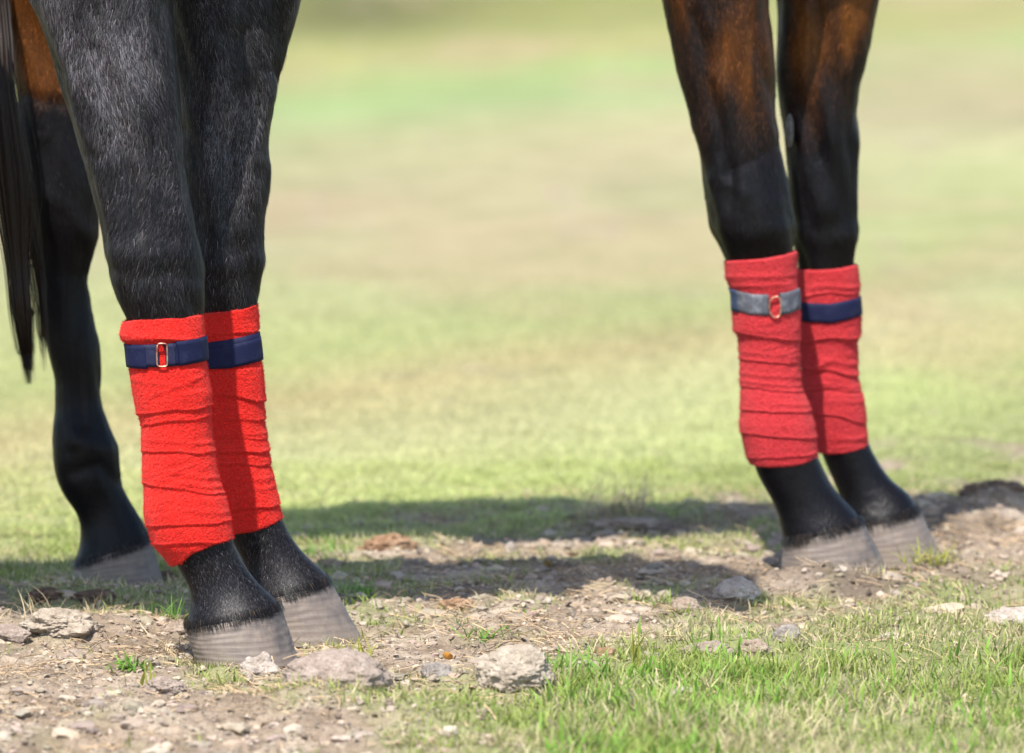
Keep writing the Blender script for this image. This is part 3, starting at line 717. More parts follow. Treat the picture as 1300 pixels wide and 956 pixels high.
def strands(P, Nn, D, L, W, cols, lift, org):
    """one slim triangle per hair, lying along D"""
    s_ = np.cross(Nn, D); s_ /= np.linalg.norm(s_, axis=1)[:, None] + 1e-9
    tip = P + (D + Nn * lift[:, None]) * L[:, None]; b0 = P + Nn * .0004
    V = np.stack([b0 - s_ * W[:, None] * .5, b0 + s_ * W[:, None] * .5, tip], 1).reshape(-1, 3) - org
    F = np.arange(len(P) * 3).reshape(-1, 3); return V, F, np.repeat(cols, 3, 0)
def sample(me, keep_fn, n, seed):
    V = verts_of(me); NN = norms_of(me); me.calc_loop_triangles()
    T = np.empty(len(me.loop_triangles) * 3, np.int32); me.loop_triangles.foreach_get('vertices', T); T = T.reshape(-1, 3)
    cen = V[T].mean(1); k = keep_fn(cen); T = T[k]
    ar = np.linalg.norm(np.cross(V[T[:, 1]] - V[T[:, 0]], V[T[:, 2]] - V[T[:, 0]]), axis=1)
    r = np.random.default_rng(seed); i = r.choice(len(T), n, p=ar / ar.sum()); u = np.sort(r.uniform(0, 1, (n, 2)), 1)
    w_ = np.stack([u[:, 0], u[:, 1] - u[:, 0], 1 - u[:, 1]], 1)
    P = (V[T[i]] * w_[..., None]).sum(1); Q = (NN[T[i]] * w_[..., None]).sum(1); Q /= np.linalg.norm(Q, axis=1)[:, None]
    return P, Q, r
def clear_of_wraps(P, wraps):
    """False inside the stretch of leg that a wrap hides"""
    px, py = proj(P[:, 0], P[:, 1], P[:, 2]); ok = np.ones(len(P), bool)
    for i, wr in enumerate(wraps):
        mine = np.abs(P[:, 1] - wr.Y) < .088
        xl = np.interp(py, wr.ly, wr.lx); xr = np.interp(py, wr.ry, wr.rx); q = np.clip((px - (xl + xr) / 2) / ((xr - xl) / 2 + 1e-6), -1, 1)
        sc_ = wr.Y / P[:, 1]
        ok &= ~(mine & (px > xl - 14) & (px < xr + 14) & (py > wr.line(wr.top, q) + 2) & (py < wr.line(wr.bot, q) - 2))
    return ok
def long_hair(name, roots, dirs, tips, n_seg, parent, org, seed, col, wid=.0026):
    """ribbons from root through control points; every entry of roots is a list of control points"""
    r = np.random.default_rng(seed); V, F, cols, o = [], [], [], 0
    for P in roots:
        P = np.array(P); kk = np.linspace(0, len(P) - 1, n_seg); i = np.minimum(kk.astype(int), len(P) - 2); f = (kk - i)[:, None]
        Q = np.concatenate([2 * P[:1] - P[1:2], P, 2 * P[-1:] - P[-2:-1]]); p0, p1, p2, p3 = Q[i], Q[i + 1], Q[i + 2], Q[i + 3]
        c = .5 * (2 * p1 + (p2 - p0) * f + (2 * p0 - 5 * p1 + 4 * p2 - p3) * f ** 2 + (3 * p1 - p0 - 3 * p2 + p3) * f ** 3)
        a = r.uniform(0, 3.14); s_ = np.array([math.cos(a), math.sin(a), 0])
        ww = wid * r.uniform(.6, 1.4) * (1 - np.linspace(0, 1, n_seg) ** 3 * .9)[:, None] * .5
        V += [np.stack([c - s_ * ww, c + s_ * ww], 1).reshape(-1, 3)]
        k = np.arange(n_seg - 1) * 2 + o; F.append(np.stack([k, k + 1, k + 3, k + 2], 1)); o += 2 * n_seg
        cols.append(np.repeat((np.array(col) * r.uniform(.5, 1.7))[None], 2 * n_seg, 0))
    me = mesh_np(name, np.concatenate(V) - org, [np.concatenate(F)]); col_attr(me, np.concatenate(cols)); return link(name, me, M_tail, parent)
def mane(crest, parent, org, seed, col):
    r = np.random.default_rng(seed); rt = []
    for _ in range(420):
        c, s_, f = crest[r.integers(4, 60)]; s_ = -s_; L = r.uniform(.13, .24)
        b0 = c + r.normal(0, .006, 3); rt.append([b0 - [0, 0, .01], b0 + np.array([0, 0, .012]) + s_ * .02, b0 + s_ * .085 - [0, 0, L * .45] + r.normal(0, .008, 3), b0 + s_ * .10 - [0, 0, L] + r.normal(0, .015, 3)])
    return long_hair('mane', rt, None, None, 8, parent, org, seed, col)

def add_eyes(eyes, parent, org):
    bv, bf = ico(3)
    for e in eyes: link('eye', mesh_np('eye', bv * .019 + e - org, [bf]), M_eye, parent)

CREASES = {      # muscle grooves (-) and veins or bone edges (+) on the outer face of each leg: photo pixels, mm, width
    YA: [([(120, 60), (143, 130), (163, 200), (178, 290)], -4.0, 9), ([(200, 30), (196, 120), (204, 210), (222, 300)], -2.2, 10), ([(88, 100), (120, 210), (146, 300), (158, 350)], 1.8, 8),
         ([(140, 335), (175, 352), (215, 345), (250, 352)], -1.6, 8), ([(150, 318), (190, 322), (235, 318)], 2.2, 12), ([(150, 155), (128, 200), (118, 190)], -2.0, 6)],
    YB: [([(305, 40), (302, 110), (288, 190), (290, 280)], -3.5, 9), ([(340, 120), (322, 200), (318, 290)], 2.0, 9), ([(250, 330), (290, 338), (328, 330)], 2.0, 12), ([(330, 85), (352, 92)], -2, 4)],
    YC: [([(880, 20), (896, 100), (920, 180), (928, 260)], -3.6, 9), ([(905, 90), (926, 130), (924, 190), (905, 230)], 2.4, 6), ([(955, 60), (960, 150), (975, 240)], -2.0, 10), ([(918, 230), (945, 245), (935, 262)], 2.4, 6), ([(905, 290), (950, 300), (1005, 285)], 2.2, 12), ([(930, 215), (975, 195), (995, 180)], -1.6, 5)],
    YD: [([(1040, 20), (1036, 110), (1040, 200)], -2.6, 9), ([(1070, 90), (1058, 180), (1060, 270)], 1.8, 9), ([(1010, 300), (1050, 306), (1085, 298)], 2.0, 12)],
    YE: [([(40, 240), (80, 262), (110, 300)], 2.5, 10), ([(100, 350), (98, 450), (104, 540)], -2.8, 8), ([(80, 360), (84, 470), (92, 560)], 2.0, 7), ([(92, 600), (125, 590), (150, 615)], -2.4, 8), ([(100, 560), (140, 570)], 2.5, 14), ([(30, 120), (70, 132), (110, 125)], -2.5, 6)],
}
def crease_relief(x, y, z):
    px, py = proj(x, y, z); out = np.zeros(len(x))
    for Yl, lst in CREASES.items():
        m_ = (np.abs(y - Yl) < .092) & (y < Yl + .01) & (z < .85)
        P = np.stack([px[m_], py[m_]], 1); o = np.zeros(len(P))
        for pts, mm, wd in lst:
            d = np.full(len(P), 1e9)
            for a, b_ in zip(pts[:-1], pts[1:]):
                a, b_ = np.array(a, float), np.array(b_, float); ab = b_ - a
                t_ = np.clip(((P - a) @ ab) / (ab @ ab), 0, 1); d = np.minimum(d, np.linalg.norm(P - a - t_[:, None] * ab, axis=1))
            o += mm * .001 * np.exp(-(d / wd) ** 2)
        out[m_] += o
    return out
def make_horse(label, x0, yc, legs, hinds, wraps, bend, coat, brown, seed, org, belly=0.0, yaw=0.0):
    root = thing('horse', label, 'horse', org, 'horses standing on the field'); org = np.array(org)
    tubes, eyes, crest = body_rings(x0, yc, belly, bend, 0.82 if brown else 1.0)
    tubes = [[q + np.array([0, 1, 0]) * (yaw * np.minimum(q[:, :1] - x0, .3)) for q in rr] for rr in tubes]
    for st, Y in legs + hinds: tubes.append(leg_rings(st, Y))
    me = fuse(tubes, .0062)
    V, Nn = verts_of(me), norms_of(me)
    amp = sstep(.95, .8, V[:, 2]) * sstep(.10, .16, V[:, 2])
    x, y, z = V.T
    a = (vn(x * 34 + z * 9, y * 34, z * 9, seed) - .5) * .013 + (vn(x * 75 + z * 12, y * 75, z * 24, seed + 1) - .5) * .005 - .0028 * np.exp(-((vn(x * 17 + z * 5, y * 17, z * 4, seed + 6) - .5) / .06) ** 2) + .0018 * np.exp(-((vn(x * 22 + z * 9, y * 22, z * 8, seed + 7) - .5) / .05) ** 2)
    low = np.where(z < .24, .45, 1.0)
    px, py = proj(x, y, z)
    V = V + Nn * (a * amp * low * .7 + crease_relief(x, y, z) * 1.25)[:, None]
    me.vertices.foreach_set('co', (V - org).astype(np.float32).ravel()); me.update()
    bz = .5 * fbm(x * 14, y * 14, z * 7, seed + 2, 3) + .5 * fbm(x * 34, y * 34, z * 6, seed + 8, 3)
    br = brown(x, y, z, bz) if brown else np.zeros(len(x))
    flt_attr(me, br, 'brown')
    me.polygons.foreach_set('use_smooth', np.ones(len(me.polygons), bool))
    body = link('body', me, coat, root)
    return root, body, me, crest, eyes, org

# --- dark horse (in front)
def world_x(px, Y): return (px - CX) / FPX * Y
hind_near = shift(E_ST, -1010, 100); hind_far = shift(E_ST, -880, 84)
rootA, bodyA, meA, crestA, eyesA, orgA = make_horse('dark grizzled horse nearest the camera, standing with both forelegs in bright red wraps', -.47, 8.113, [(A_ST, YA), (B_ST, YB)], [(hind_near, 8.02), (hind_far, 8.20)], None, .75, M_dark, None, 5, (-.40, 8.113, 0))
hoof('hoof', YA, (236, 797), (358, 773), (247, 836), (379, 838), .050, .061, .75, rootA, orgA, 1)
hoof('hoof', YB, (308, 767), (421, 741), (316, 811), (460, 811), .050, .061, .55, rootA, orgA, 2)
for st, Y in ((hind_near, 8.02), (hind_far, 8.20)):
    l = st[-2]; dx, dy = l[0] - 94, l[1] - 716
    hoof('hoof', Y, (95 + dx, 718 + dy), (191 + dx, 686 + dy), (92 + dx, 742 + dy), (209 + dx, 742 + dy), .05, .055, .5, rootA, orgA, 3)
w1 = WA.build(M_red, rootA, orgA); w2 = WB.build(M_red, rootA, orgA)
PI = math.pi
pa = WA.phi_at
s0, s1 = [441 + UP, 438 + UP, 434 + UP], [469 + UP, 467 + UP, 461 + UP]
WA.band('strap', M_navy, w1, orgA, s0, s1, pa(204, 450), PI * 1.5, .0026, .0016, 110)       # left part, going round the back
WA.band('strap', M_navy, w1, orgA, s0, s1, -PI * .5 - .05, pa(212, 450), .0026, .0016, 150)
WA.band('strap_end', M_navy, w1, orgA, [441 + UP, 437 + UP, 431 + UP], [469 + UP, 468 + UP, 461 + UP], -.6, pa(228, 450), .0046, .0016, 50)
WA.band('strap_end', M_navy, w1, orgA, [442 + UP, 439 + UP, 436 + UP], [470 + UP, 470 + UP, 468 + UP], pa(188, 450), PI + .5, .0046, .0014, 50)
WA.band('strap_loop', M_slate, w1, orgA, [440 + UP, 439 + UP, 436 + UP], [467 + UP, 467 + UP, 463 + UP], pa(204, 450), pa(188.5, 450), .0040, .0022, 24)
WA.band('strap_loop', M_slate, w1, orgA, [440 + UP, 438 + UP, 436 + UP], [467 + UP, 466 + UP, 464 + UP], pa(224, 450), pa(212.5, 450), .0040, .0022, 24)
WA.ring(M_metal, w1, orgA, [(202.5, 434), (204, 432.5), (208, 432), (212.5, 432.5), (214, 434), (214.5, 446), (214.5, 459), (213, 461), (208, 461.5), (204, 461), (202.5, 459), (202, 446)], .0042, .0010)
WB.band('strap', M_navy, w2, orgA, [441 + UP, 434 + UP, 426 + UP], [472 + UP, 469 + UP, 460 + UP], 0, 2 * PI * .9995, .0028, .0018, 200)
WB.band('strap_end', M_navy, w2, orgA, [447 + UP, 441 + UP, 432 + UP], [472 + UP, 469.5 + UP, 461 + UP], -.5, 2.6, .0042, .0016, 90)
# --- bay horse (behind)
def bay_brown(x, y, z, n):
    zz = z + (n - .5) * .20
    f = sstep(.50, .70, zz)
    f = np.where(x < -.2, sstep(.59, .63, z + (n - .5) * .05) * .74, f)
    return np.clip(f * np.where(x < -.2, .9 + .5 * n, .12 + 1.15 * sstep(.28, .72, n)), 0, 1)
far_hind = shift(E_ST, 150, -22)
rootB, bodyB, meB, crestB, eyesB, orgB = make_horse('brown bay horse standing farther back, forelegs in faded red wraps', .24, 8.87, [(C_ST, YC), (D_ST, YD)], [(E_ST, YE), (far_hind, 8.93)], None, .05, M_bay, bay_brown, 15, (.33, 8.915, 0), .01, .13)
hoof('hoof', YC, (994, 690), (1097, 664), (992, 729), (1130, 729), .050, .061, .8, rootB, orgB, 5)
hoof('hoof', YD, (1066, 675), (1169, 650), (1070, 713), (1198, 713), .050, .061, .25, rootB, orgB, 6)
hoof('hoof', YE, (95, 718), (191, 686), (92, 742), (209, 742), .05, .056, .2, rootB, orgB, 7)
hoof('hoof', 8.93, (245, 696), (341, 664), (242, 720), (359, 720), .05, .055, .3, rootB, orgB, 8)
w3 = WC.build(M_faded, rootB, orgB); w4 = WD.build(M_faded, rootB, orgB)
pc = WC.phi_at
s0, s1 = [371 + UP, 376 + UP, 376 + UP, 370 + UP], [399 + UP, 403 + UP, 403 + UP, 396 + UP]
WC.band('strap', M_worn, w3, orgB, s0, s1, pc(975, 388), PI + 2.8, .0026, .0016, 110, .0016)
WC.band('strap', M_worn, w3, orgB, s0, s1, -PI + 2.75, pc(989, 388), .0026, .0016, 60, .0012)
WC.band('strap_loop', M_worn, w3, orgB, [374 + UP, 375 + UP, 373 + UP], [400 + UP, 402 + UP, 400 + UP], pc(1000, 388), pc(989, 388), .0044, .0024, 24)
WC.band('strap_end', M_faint, w3, orgB, [371 + UP, 373 + UP], [399 + UP, 401 + UP], pc(937, 388), PI + .4, .0042, .0014, 30)
WC.ring(M_metal, w3, orgB, [(976, 379), (979, 375), (985, 373.5), (988, 376), (988.5, 387), (988, 397), (984, 400), (979, 399), (976, 394), (975, 386)], .0044, .0012)
WD.band('strap', M_navy, w4, orgB, [387 + UP, 388 + UP, 381 + UP], [411 + UP, 413 + UP, 404 + UP], 0, 2 * PI * .9995, .0030, .0022, 200)
# chestnut, the horny patch inside the far foreleg
bv, bf = ico(3); cxx, _, czz = at(1001, 164, YD)
link('chestnut', mesh_np('chestnut', bv * np.array([.0055, .010, .022]) + np.array([cxx + .0, YD - .036, czz]) - orgB, [bf]), M_chest, rootB)
for rt, eyes, crest, og, sd2, cl in ((rootA, eyesA, crestA, orgA, 1, (.012, .011, .013)), (rootB, eyesB, crestB, orgB, 2, (.014, .010, .010))):
    add_eyes(eyes, rt, og); mane(crest, rt, og, sd2, cl)

# --- coat hair on the legs
def hair_dir(P, Nn, r, swirl):
    d = np.zeros_like(P); d[:, 2] = -1
    a = (vn(P[:, 0] * 9, P[:, 1] * 9, P[:, 2] * 6, 77) - .5) * swirl + r.normal(0, .26, len(P))
    d[:, 0] += a; d[:, 1] += a * .4
    d -= Nn * (d * Nn).sum(1)[:, None]; d /= np.linalg.norm(d, axis=1)[:, None] + 1e-9; return d
for rt, me, og, wr, cnt, grey, sd3 in ((rootA, meA, orgA, (WA, WB), 260000, True, 3), (rootB, meB, orgB, (WC, WD), 130000, False, 4)):
    def keep(c):
        W_ = c + og; fore = W_[:, 0] > og[0] - (.30 if grey else 1.02)
        return fore & (W_[:, 2] < .80) & (W_[:, 2] > .022) & clear_of_wraps(W_, wr)
    P, Q, r = sample(me, keep, cnt, sd3); P = P + og
    z = P[:, 2]; n = len(P)
    D = hair_dir(P, Q, r, 1.6 if grey else .8)
    short = sstep(.30, .42, z)
    L = r.uniform(.5, 1.4, n) * (.0042 + .0055 * short) * (1 if grey else .75)
    W = r.uniform(.00028, .00055, n)
    if grey:
        pat = fbm(P[:, 0] * 26, P[:, 1] * 26, P[:, 2] * 13, 91, 3)
        up_ = sstep(.34, .66, z)
        lv = .0095 * np.exp(r.normal(0, .95, n) + up_ * (1.5 * sstep(.3, .7, pat) + .30) + .35 * sstep(.2, .12, z))
        cols = np.minimum(lv, .30)[:, None] * np.array([1.0, .92, 1.0]) * (1 + r.normal(0, .06, (n, 3)))
    else:
        b_ = bay_brown(P[:, 0], P[:, 1], P[:, 2], (.5 * fbm(P[:, 0] * 14, P[:, 1] * 14, P[:, 2] * 7, 17, 3) + .5 * fbm(P[:, 0] * 34, P[:, 1] * 34, P[:, 2] * 6, 23, 3)))[:, None]
        cols = (np.array([.006, .005, .006]) * (1 - b_) + b_ * np.array([.115, .040, .009])) * np.exp(r.normal(0, .6, (n, 1)))
    v, f, c = strands(P, Q, D, L, W, cols, r.uniform(.04, .22, n), og)
    fv, ff, fc, o_ = [v], [f], [c], len(v)
    for top, low in FRINGE[rt.name]:                       # the fringe that hangs over the top of each hoof
        m_ = len(top); i = r.integers(0, m_, 3600); q = r.uniform(0, 1, (3600, 1)); j = (i + 1) % m_
        a_, b_ = top[i] * (1 - q) + top[j] * q, low[i] * (1 - q) + low[j] * q
        d_ = b_ - a_; d_ /= np.linalg.norm(d_, axis=1)[:, None]
        nn_ = a_ - top.mean(0); nn_ -= d_ * (nn_ * d_).sum(1)[:, None]; nn_ /= np.linalg.norm(nn_, axis=1)[:, None]
        tan = (r.uniform(0, 1, (3600, 1)) < .10)
        v2, f2, c2 = strands(a_ + nn_ * .0034 - d_ * r.uniform(-.002, .010, (3600, 1)), nn_, d_ + r.normal(0, .15, (3600, 3)), r.uniform(.004, .010, 3600), r.uniform(.0003, .0007, 3600),
                             np.where(tan, np.array([.07, .05, .035]), np.array([.008, .007, .007])) * r.uniform(.6, 1.5, (3600, 1)), r.uniform(0, .12, 3600), og)
        fv.append(v2); ff.append(f2 + o_); fc.append(c2); o_ += len(v2)
    v, f, c = np.concatenate(fv), np.concatenate(ff), np.concatenate(fc)
    m2 = mesh_np('coat_hair', v, [f]); col_attr(m2, c); link('coat_hair', m2, M_hair, rt, kind='stuff')

# --- tails
def P3(px, py, Y): q = at(px, py, Y); return np.array([float(q[0]), float(Y), float(q[2])])
r = np.random.default_rng(12); rt = []
for i in range(1000):
    a, b_ = r.normal(0, 1), r.normal(0, 1); k = r.uniform(0, 1)
    tipy = 488 - 260 * r.uniform(0, 1) ** 2.2
    dock = np.array([.24 - .90 + r.normal(0, .012), 8.72 + r.normal(0, .015), 1.24 + r.normal(0, .012)])
    c = [dock, dock + np.array([-.06, -.02, -.10]), P3(-16 + 7 * a, -60, 8.70 + .02 * b_), P3(0 + 8 * a, 100, 8.64 + .02 * b_), P3(15 + 11 * a, 230, 8.63 + .02 * b_)]
    if k < .13: c += [P3(44 + 5 * a, 340 + .0 * a, 8.655), P3(53 + 3 * a, 420, 8.655), P3(56 + 2 * a, 472 - r.uniform(0, 40), 8.655)]
    else: c += [P3(22 + 6.5 * a, 330, 8.64 + .02 * b_), P3(28 + 6 * a, 400, 8.64 + .02 * b_), P3(33 + 4 * a, min(tipy + 60, 450), 8.64), P3(37 + 3 * a, tipy if tipy > 380 else 470, 8.64)]
    rt.append(c)
long_hair('tail', rt, None, None, 26, rootB, orgB, 5, (.018, .0105, .0080), .0009)
rt = []
for i in range(500):
    a = r.normal(0, 1); dock = np.array([-.47 - 1.12 + r.normal(0, .012), 8.113 + r.normal(0, .015), 1.22 + r.normal(0, .012)])
    rt.append([dock, dock + np.array([-.07, 0, -.10]), dock + np.array([-.09 + .03 * a, .03 * r.normal(), -.4]), dock + np.array([-.08 + .03 * a, .03 * r.normal(), -.85 + .1 * r.normal()])])
long_hair('tail', rt, None, None, 16, rootA, orgA, 6, (.008, .007, .008), .0016)

# ------------------------------------------------------------------ stones, clods, tufts, leaves
def lump(name, label, cat, px, py, wpx, hpx, m_, seed, rough=.3, group=None, deep=.8):
    """px, py: middle of its foot in the photograph"""
    gx, gy = on_ground(px, py); r = np.random.default_rng(seed)
    v, f = ico(6 if wpx > 45 else 5)
    if cat == 'dirt clod': wpx *= .88
    w_, h_ = wpx * gy / FPX, hpx * gy / FPX * (.58 if cat == 'dirt clod' else .85)
    q = v + seed * 3.7
    n1 = fbm(q[:, 0] * 1.4, q[:, 1] * 1.4, q[:, 2] * 1.4, seed, 3) - .5
    n2 = fbm(q[:, 0] * 3.6, q[:, 1] * 3.6, q[:, 2] * 3.6, seed + 2, 4) - .5
    n3 = np.abs(2 * fbm(q[:, 0] * 5, q[:, 1] * 5, q[:, 2] * 5, seed + 4, 3) - 1)
    n4 = fbm(q[:, 0] * 22, q[:, 1] * 22, q[:, 2] * 22, seed + 6, 2) - .5
    crumb = 1.0 if cat == 'dirt clod' else .4
    v = v * (1 + rough * (2.8 * n1 + 1.7 * n2 + crumb * (.5 * n3 + .32 * n4)))[:, None]
    if cat == 'stone':
        for _ in range(4):                              # a few broken faces
            d = r.normal(0, 1, 3); d[2] = abs(d[2]) * .6; d /= np.linalg.norm(d); k = (v @ d) - r.uniform(.6, .85)
            v = v - np.outer(np.maximum(k, 0) * .7, d)
    sink = .16 if cat == 'dirt clod' else .26
    v = v * np.array([w_ / 2, w_ / 2 * deep, h_ * .66]); v[:, 2] += h_ * sink
    z0 = float(gz(np.array([gx]), np.array([gy]))[0])
    me = mesh_np(name, v, [f]); o = link(name, me, m_, None, (gx, gy, z0), label=label, category=cat)
    if group: o['group'] = group
    return o
st_, cl_ = 'stone', 'dirt clod'
gS, gC = 'stones lying about the hooves', 'clods of earth kicked up by the hooves'
lump('stone', 'pale tan stone at the grass edge just in front of the bay horse near hoof', st_, 934, 760, 66, 32, M_pale, 1, .22, gS)
lump('dirt_clod', 'rough tan clod close by the pale stone before the bay hooves', cl_, 872, 778, 42, 30, M_tan, 2, .3, gC)
lump('dirt_clod', 'largest pale crumbly clod at the front edge, beside the tall green grass', cl_, 655, 872, 112, 84, M_palesoil, 3, .22, gC)
lump('dirt_clod', 'small upright rust tinged clod behind the tall front grass', cl_, 768, 828, 36, 32, M_rust, 4, .26, gC)
lump('stone', 'whitish lumpy stone leaning against the front of the dark horse near hoof', st_, 332, 852, 64, 36, M_pale, 5, .3, gS)
lump('dirt_clod', 'broad grey brown heap of soil in front of the dark horse far hoof', cl_, 424, 884, 150, 96, M_greysoil, 6, .17, gC, .75)
lump('stone', 'two toned grey stone with a dark face sitting in short grass', st_, 1000, 802, 34, 24, M_grey, 7, .24, gS)
lump('dirt_clod', 'low crumbly brownish clod left of the two toned grey stone', cl_, 896, 824, 78, 38, M_greysoil, 8, .3, gC)
lump('dirt_clod', 'pale knobbly clod touching the two toned grey stone', cl_, 958, 822, 52, 36, M_tan, 9, .3, gC)
lump('stone', 'small flat pale stone alone amid the bright front grass', st_, 1132, 806, 34, 18, M_pale, 10, .2, gS)
lump('stone', 'flat whitish stone in the grass at the right border of the view', st_, 1286, 786, 66, 26, M_pale, 11, .26, gS)
lump('stone', 'smooth whitish stone half hidden at the bottom of the green grass', st_, 862, 876, 48, 20, M_pale, 12, .15, gS)
lump('dirt_clod', 'dark clod in the shade farthest to the left of the bay hind hoof', cl_, 58, 757, 50, 26, M_brown, 13, .3, gC)
lump('dirt_clod', 'dark brown clod in the shade directly before the bay hind hoof', cl_, 122, 758, 62, 26, M_brown, 14, .3, gC)
lump('dirt_clod', 'dark brown clod between the bay hind hoof and the dark near fetlock', cl_, 208, 730, 58, 36, M_brown, 15, .3, gC)
lump('dirt_clod', 'rusty tan clod on open soil right of the dark far hoof', cl_, 578, 768, 48, 24, M_rust, 16, .3, gC)
lump('dirt_clod', 'wide reddish heap of crumbled turf behind the dark far hoof', cl_, 492, 696, 74, 38, M_rust, 17, .36, gC)
lump('dirt_clod', 'tan clod matted with straw on the sunny soil at far left', cl_, 78, 808, 100, 46, M_palesoil, 18, .3, gC)
lump('stone', 'grey stone at the left border of the view beside the straw clod', st_, 14, 812, 48, 22, M_greysoil, 19, .22, gS)
lump('dirt_clod', 'largest dark brown lump of soil behind the bay hooves at right', cl_, 1262, 654, 90, 40, M_brown, 20, .3, gC)
lump('stone', 'tiny white stone on soil under the belly of the bay horse', st_, 562, 684, 18, 10, M_pale, 21, .2, gS)
lump('stone', 'thin pale upright stone by the yellow leaf', st_, 648, 700, 16, 22, M_pale, 22, .25, gS)
lump('stone', 'rounded pale stone at the front left of the largest crumbly clod', st_, 556, 862, 46, 24, M_grey, 23, .24, gS)
lump('dirt_clod', 'pale clod at the bottom edge below the whitish hoof stone', cl_, 208, 872, 62, 30, M_greysoil, 24, .3, gC)
lump('dirt_clod', 'lowest tan clod at the bottom left corner', cl_, 118, 880, 72, 26, M_tan, 25, .3, gC)
lump('dirt_clod', 'soft brown lump at the border between lawn and soil, under the straw tuft', cl_, 800, 668, 90, 24, M_tan, 26, .26, gC)
lump('dirt_clod', 'dark clod against the toe of the bay near hoof', cl_, 1108, 738, 48, 18, M_brown, 27, .34, gC)
lump('dirt_clod', 'dark clod tucked behind the toe of the bay far hoof', cl_, 1206, 676, 46, 24, M_brown, 28, .3, gC)
lump('dirt_clod', 'crumbly clod behind the heel of the dark near hoof', cl_, 222, 800, 44, 24, M_tan, 29, .34, gC)

def tuft(name, label, cat, px, py, n, h0, h1, wid, col, spread, seed, m_, lean=.35, curl=.5, group='tufts of grass on the churned soil'):
    gx, gy = on_ground(px, py); r = np.random.default_rng(seed); z0 = float(gz(np.array([gx]), np.array([gy]))[0])
    P = np.stack([r.normal(0, spread, n), r.normal(0, spread, n), np.full(n, -.003)], 1)
    v, f, c = blades(P, r.uniform(h0, h1, n), r.uniform(.6, 1.2, n) * wid, np.array(col) * r.uniform(.65, 1.4, (n, 1)), lean, curl, seed, 4)
    me = mesh_np(name, v, f); col_attr(me, c); return link(name, me, m_, None, (gx, gy, z0), label=label, category=cat, group=group)
G1, G2, G3, ST = (.16, .30, .05), (.22, .30, .06), (.34, .35, .07), (.50, .39, .24)
tuft('grass_tuft', 'slender upright green blades left of the dark horse near pastern', 'grass tuft', 222, 786, 26, .02, .045, .0024, G1, .014, 1, M_grass)
tuft('grass_tuft', 'small rosette of bright green leaves below the dark near hoof on its left', 'grass tuft', 168, 845, 40, .010, .024, .005, G1, .013, 2, M_grass, .8, .8)
tuft('grass_tuft', 'small star shaped green weed on open soil between the horses', 'grass tuft', 672, 778, 16, .012, .024, .004, G1, .005, 3, M_grass, .9, .5)
tuft('grass_tuft', 'leafy green weed on soil right of the dark far hoof', 'grass tuft', 618, 812, 26, .014, .03, .0045, G1, .014, 4, M_grass, .7, .6)
tuft('grass_tuft', 'thick green tuft left of the pale stone before the bay hooves', 'grass tuft', 838, 766, 60, .014, .034, .0028, G2, .022, 5, M_grass, .5)
tuft('grass_tuft', 'arching yellow green tuft in front of the bay far hoof toe', 'grass tuft', 1176, 722, 60, .018, .042, .0028, G3, .018, 6, M_grass, .8, .7)
tuft('grass_tuft', 'tallest single yellow green stems rising before the rust tinged clod', 'grass tuft', 812, 840, 7, .045, .065, .004, G3, .010, 7, M_grass, .12, .15)
tuft('grass_tuft', 'tall broad green blades right of the largest crumbly clod', 'grass tuft', 722, 862, 46, .025, .055, .0052, G1, .028, 8, M_grass, .3, .4)
tuft('grass_tuft', 'pale stubby stems standing before the dark near hoof heel', 'grass tuft', 183, 866, 6, .03, .045, .0045, G3, .012, 9, M_grass, .1, .1)
tuft('grass_tuft', 'fresh green tuft in the shade behind the dark far hoof', 'grass tuft', 452, 748, 90, .012, .032, .003, G1, .022, 10, M_grass, .5)
tuft('grass_tuft', 'green tuft standing on the shaded border right of the dark far fetlock', 'grass tuft', 400, 704, 60, .015, .04, .003, G1, .035, 11, M_grass, .4)
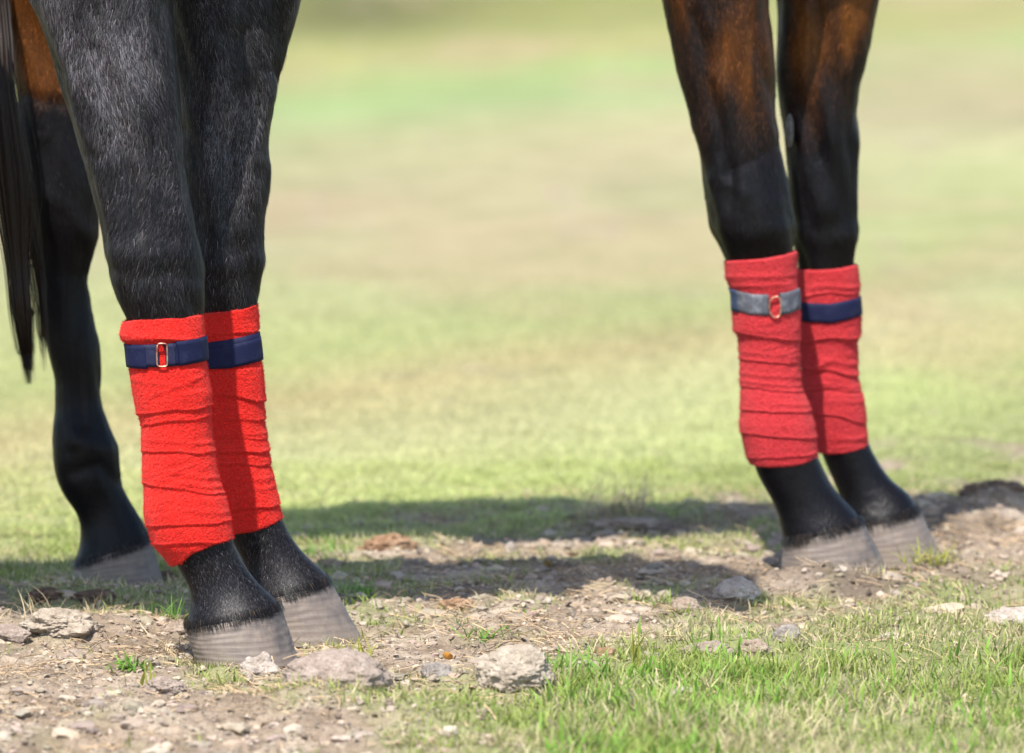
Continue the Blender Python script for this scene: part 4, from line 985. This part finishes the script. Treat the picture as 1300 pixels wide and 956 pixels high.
tuft('grass_tuft', 'sparse yellow green grass growing over the broad grey brown heap of soil', 'grass tuft', 440, 868, 60, .014, .034, .0024, G3, .018, 16, M_grass, .6)
tuft('straw_tuft', 'tangled clump of dry straw at the border of lawn and soil', 'straw tuft', 785, 660, 130, .03, .075, .0016, ST, .028, 12, M_straw, .9, 1.0, 'straw on the soil')
tuft('straw_tuft', 'matted dry straw lying over the tan clod at far left', 'straw tuft', 72, 792, 120, .015, .045, .0014, ST, .04, 13, M_straw, 1.2, 1.0, 'straw on the soil')
tuft('straw_tuft', 'tan roots and straw curling behind the dark near hoof heel', 'straw tuft', 226, 818, 70, .015, .05, .0014, ST, .022, 14, M_straw, 1.0, 1.2, 'straw on the soil')
tuft('straw_tuft', 'thin dry stems sprouting against the toe of the bay near hoof', 'straw tuft', 1085, 740, 50, .015, .045, .0013, ST, .022, 15, M_straw, .7, .9, 'straw on the soil')

def leaf(label, px, py, size, col, seed, tilt):
    gx, gy = on_ground(px, py); z0 = float(gz(np.array([gx]), np.array([gy]))[0]) + .006
    nu, nv = 13, 7; V = []
    for j in range(nv):
        for i in range(nu):
            u = i / (nu - 1); q = (j / (nv - 1) - .5) * 2; wd = math.sin(math.pi * u) ** .75 * .38
            V.append((size * (u - .5), size * wd * q, size * (.22 * (abs(q) ** 1.5) * wd * 2 + .18 * math.sin(u * 4 + seed))))
    me = mesh_np('fallen_leaf', np.array(V), [grid_faces(nu, nv)]); m_, t_, p_ = mat('leaf')
    t_.links.new(ramp(t_, noise(t_, 150, 4, .6, objvec(t_)), [(.3, tuple(k * .55 for k in col)), (.7, col)]), p_.inputs['Base Color']); p_.inputs['Roughness'].default_value = .6
    o = link('fallen_leaf', me, m_, None, (gx, gy, z0), label=label, category='leaf', group='fallen leaves'); o.rotation_euler = (tilt, .2, seed)
leaf('small yellow leaf on soil under the bay horse', 692, 712, .022, (.60, .36, .04), 1, .6)
leaf('small orange leaf on soil left of the largest crumbly clod', 568, 838, .016, (.72, .33, .05), 2, .7)
leaf('small pink petal on soil between the yellow leaf and the straw tuft', 727, 700, .018, (.55, .22, .2), 3, .5)
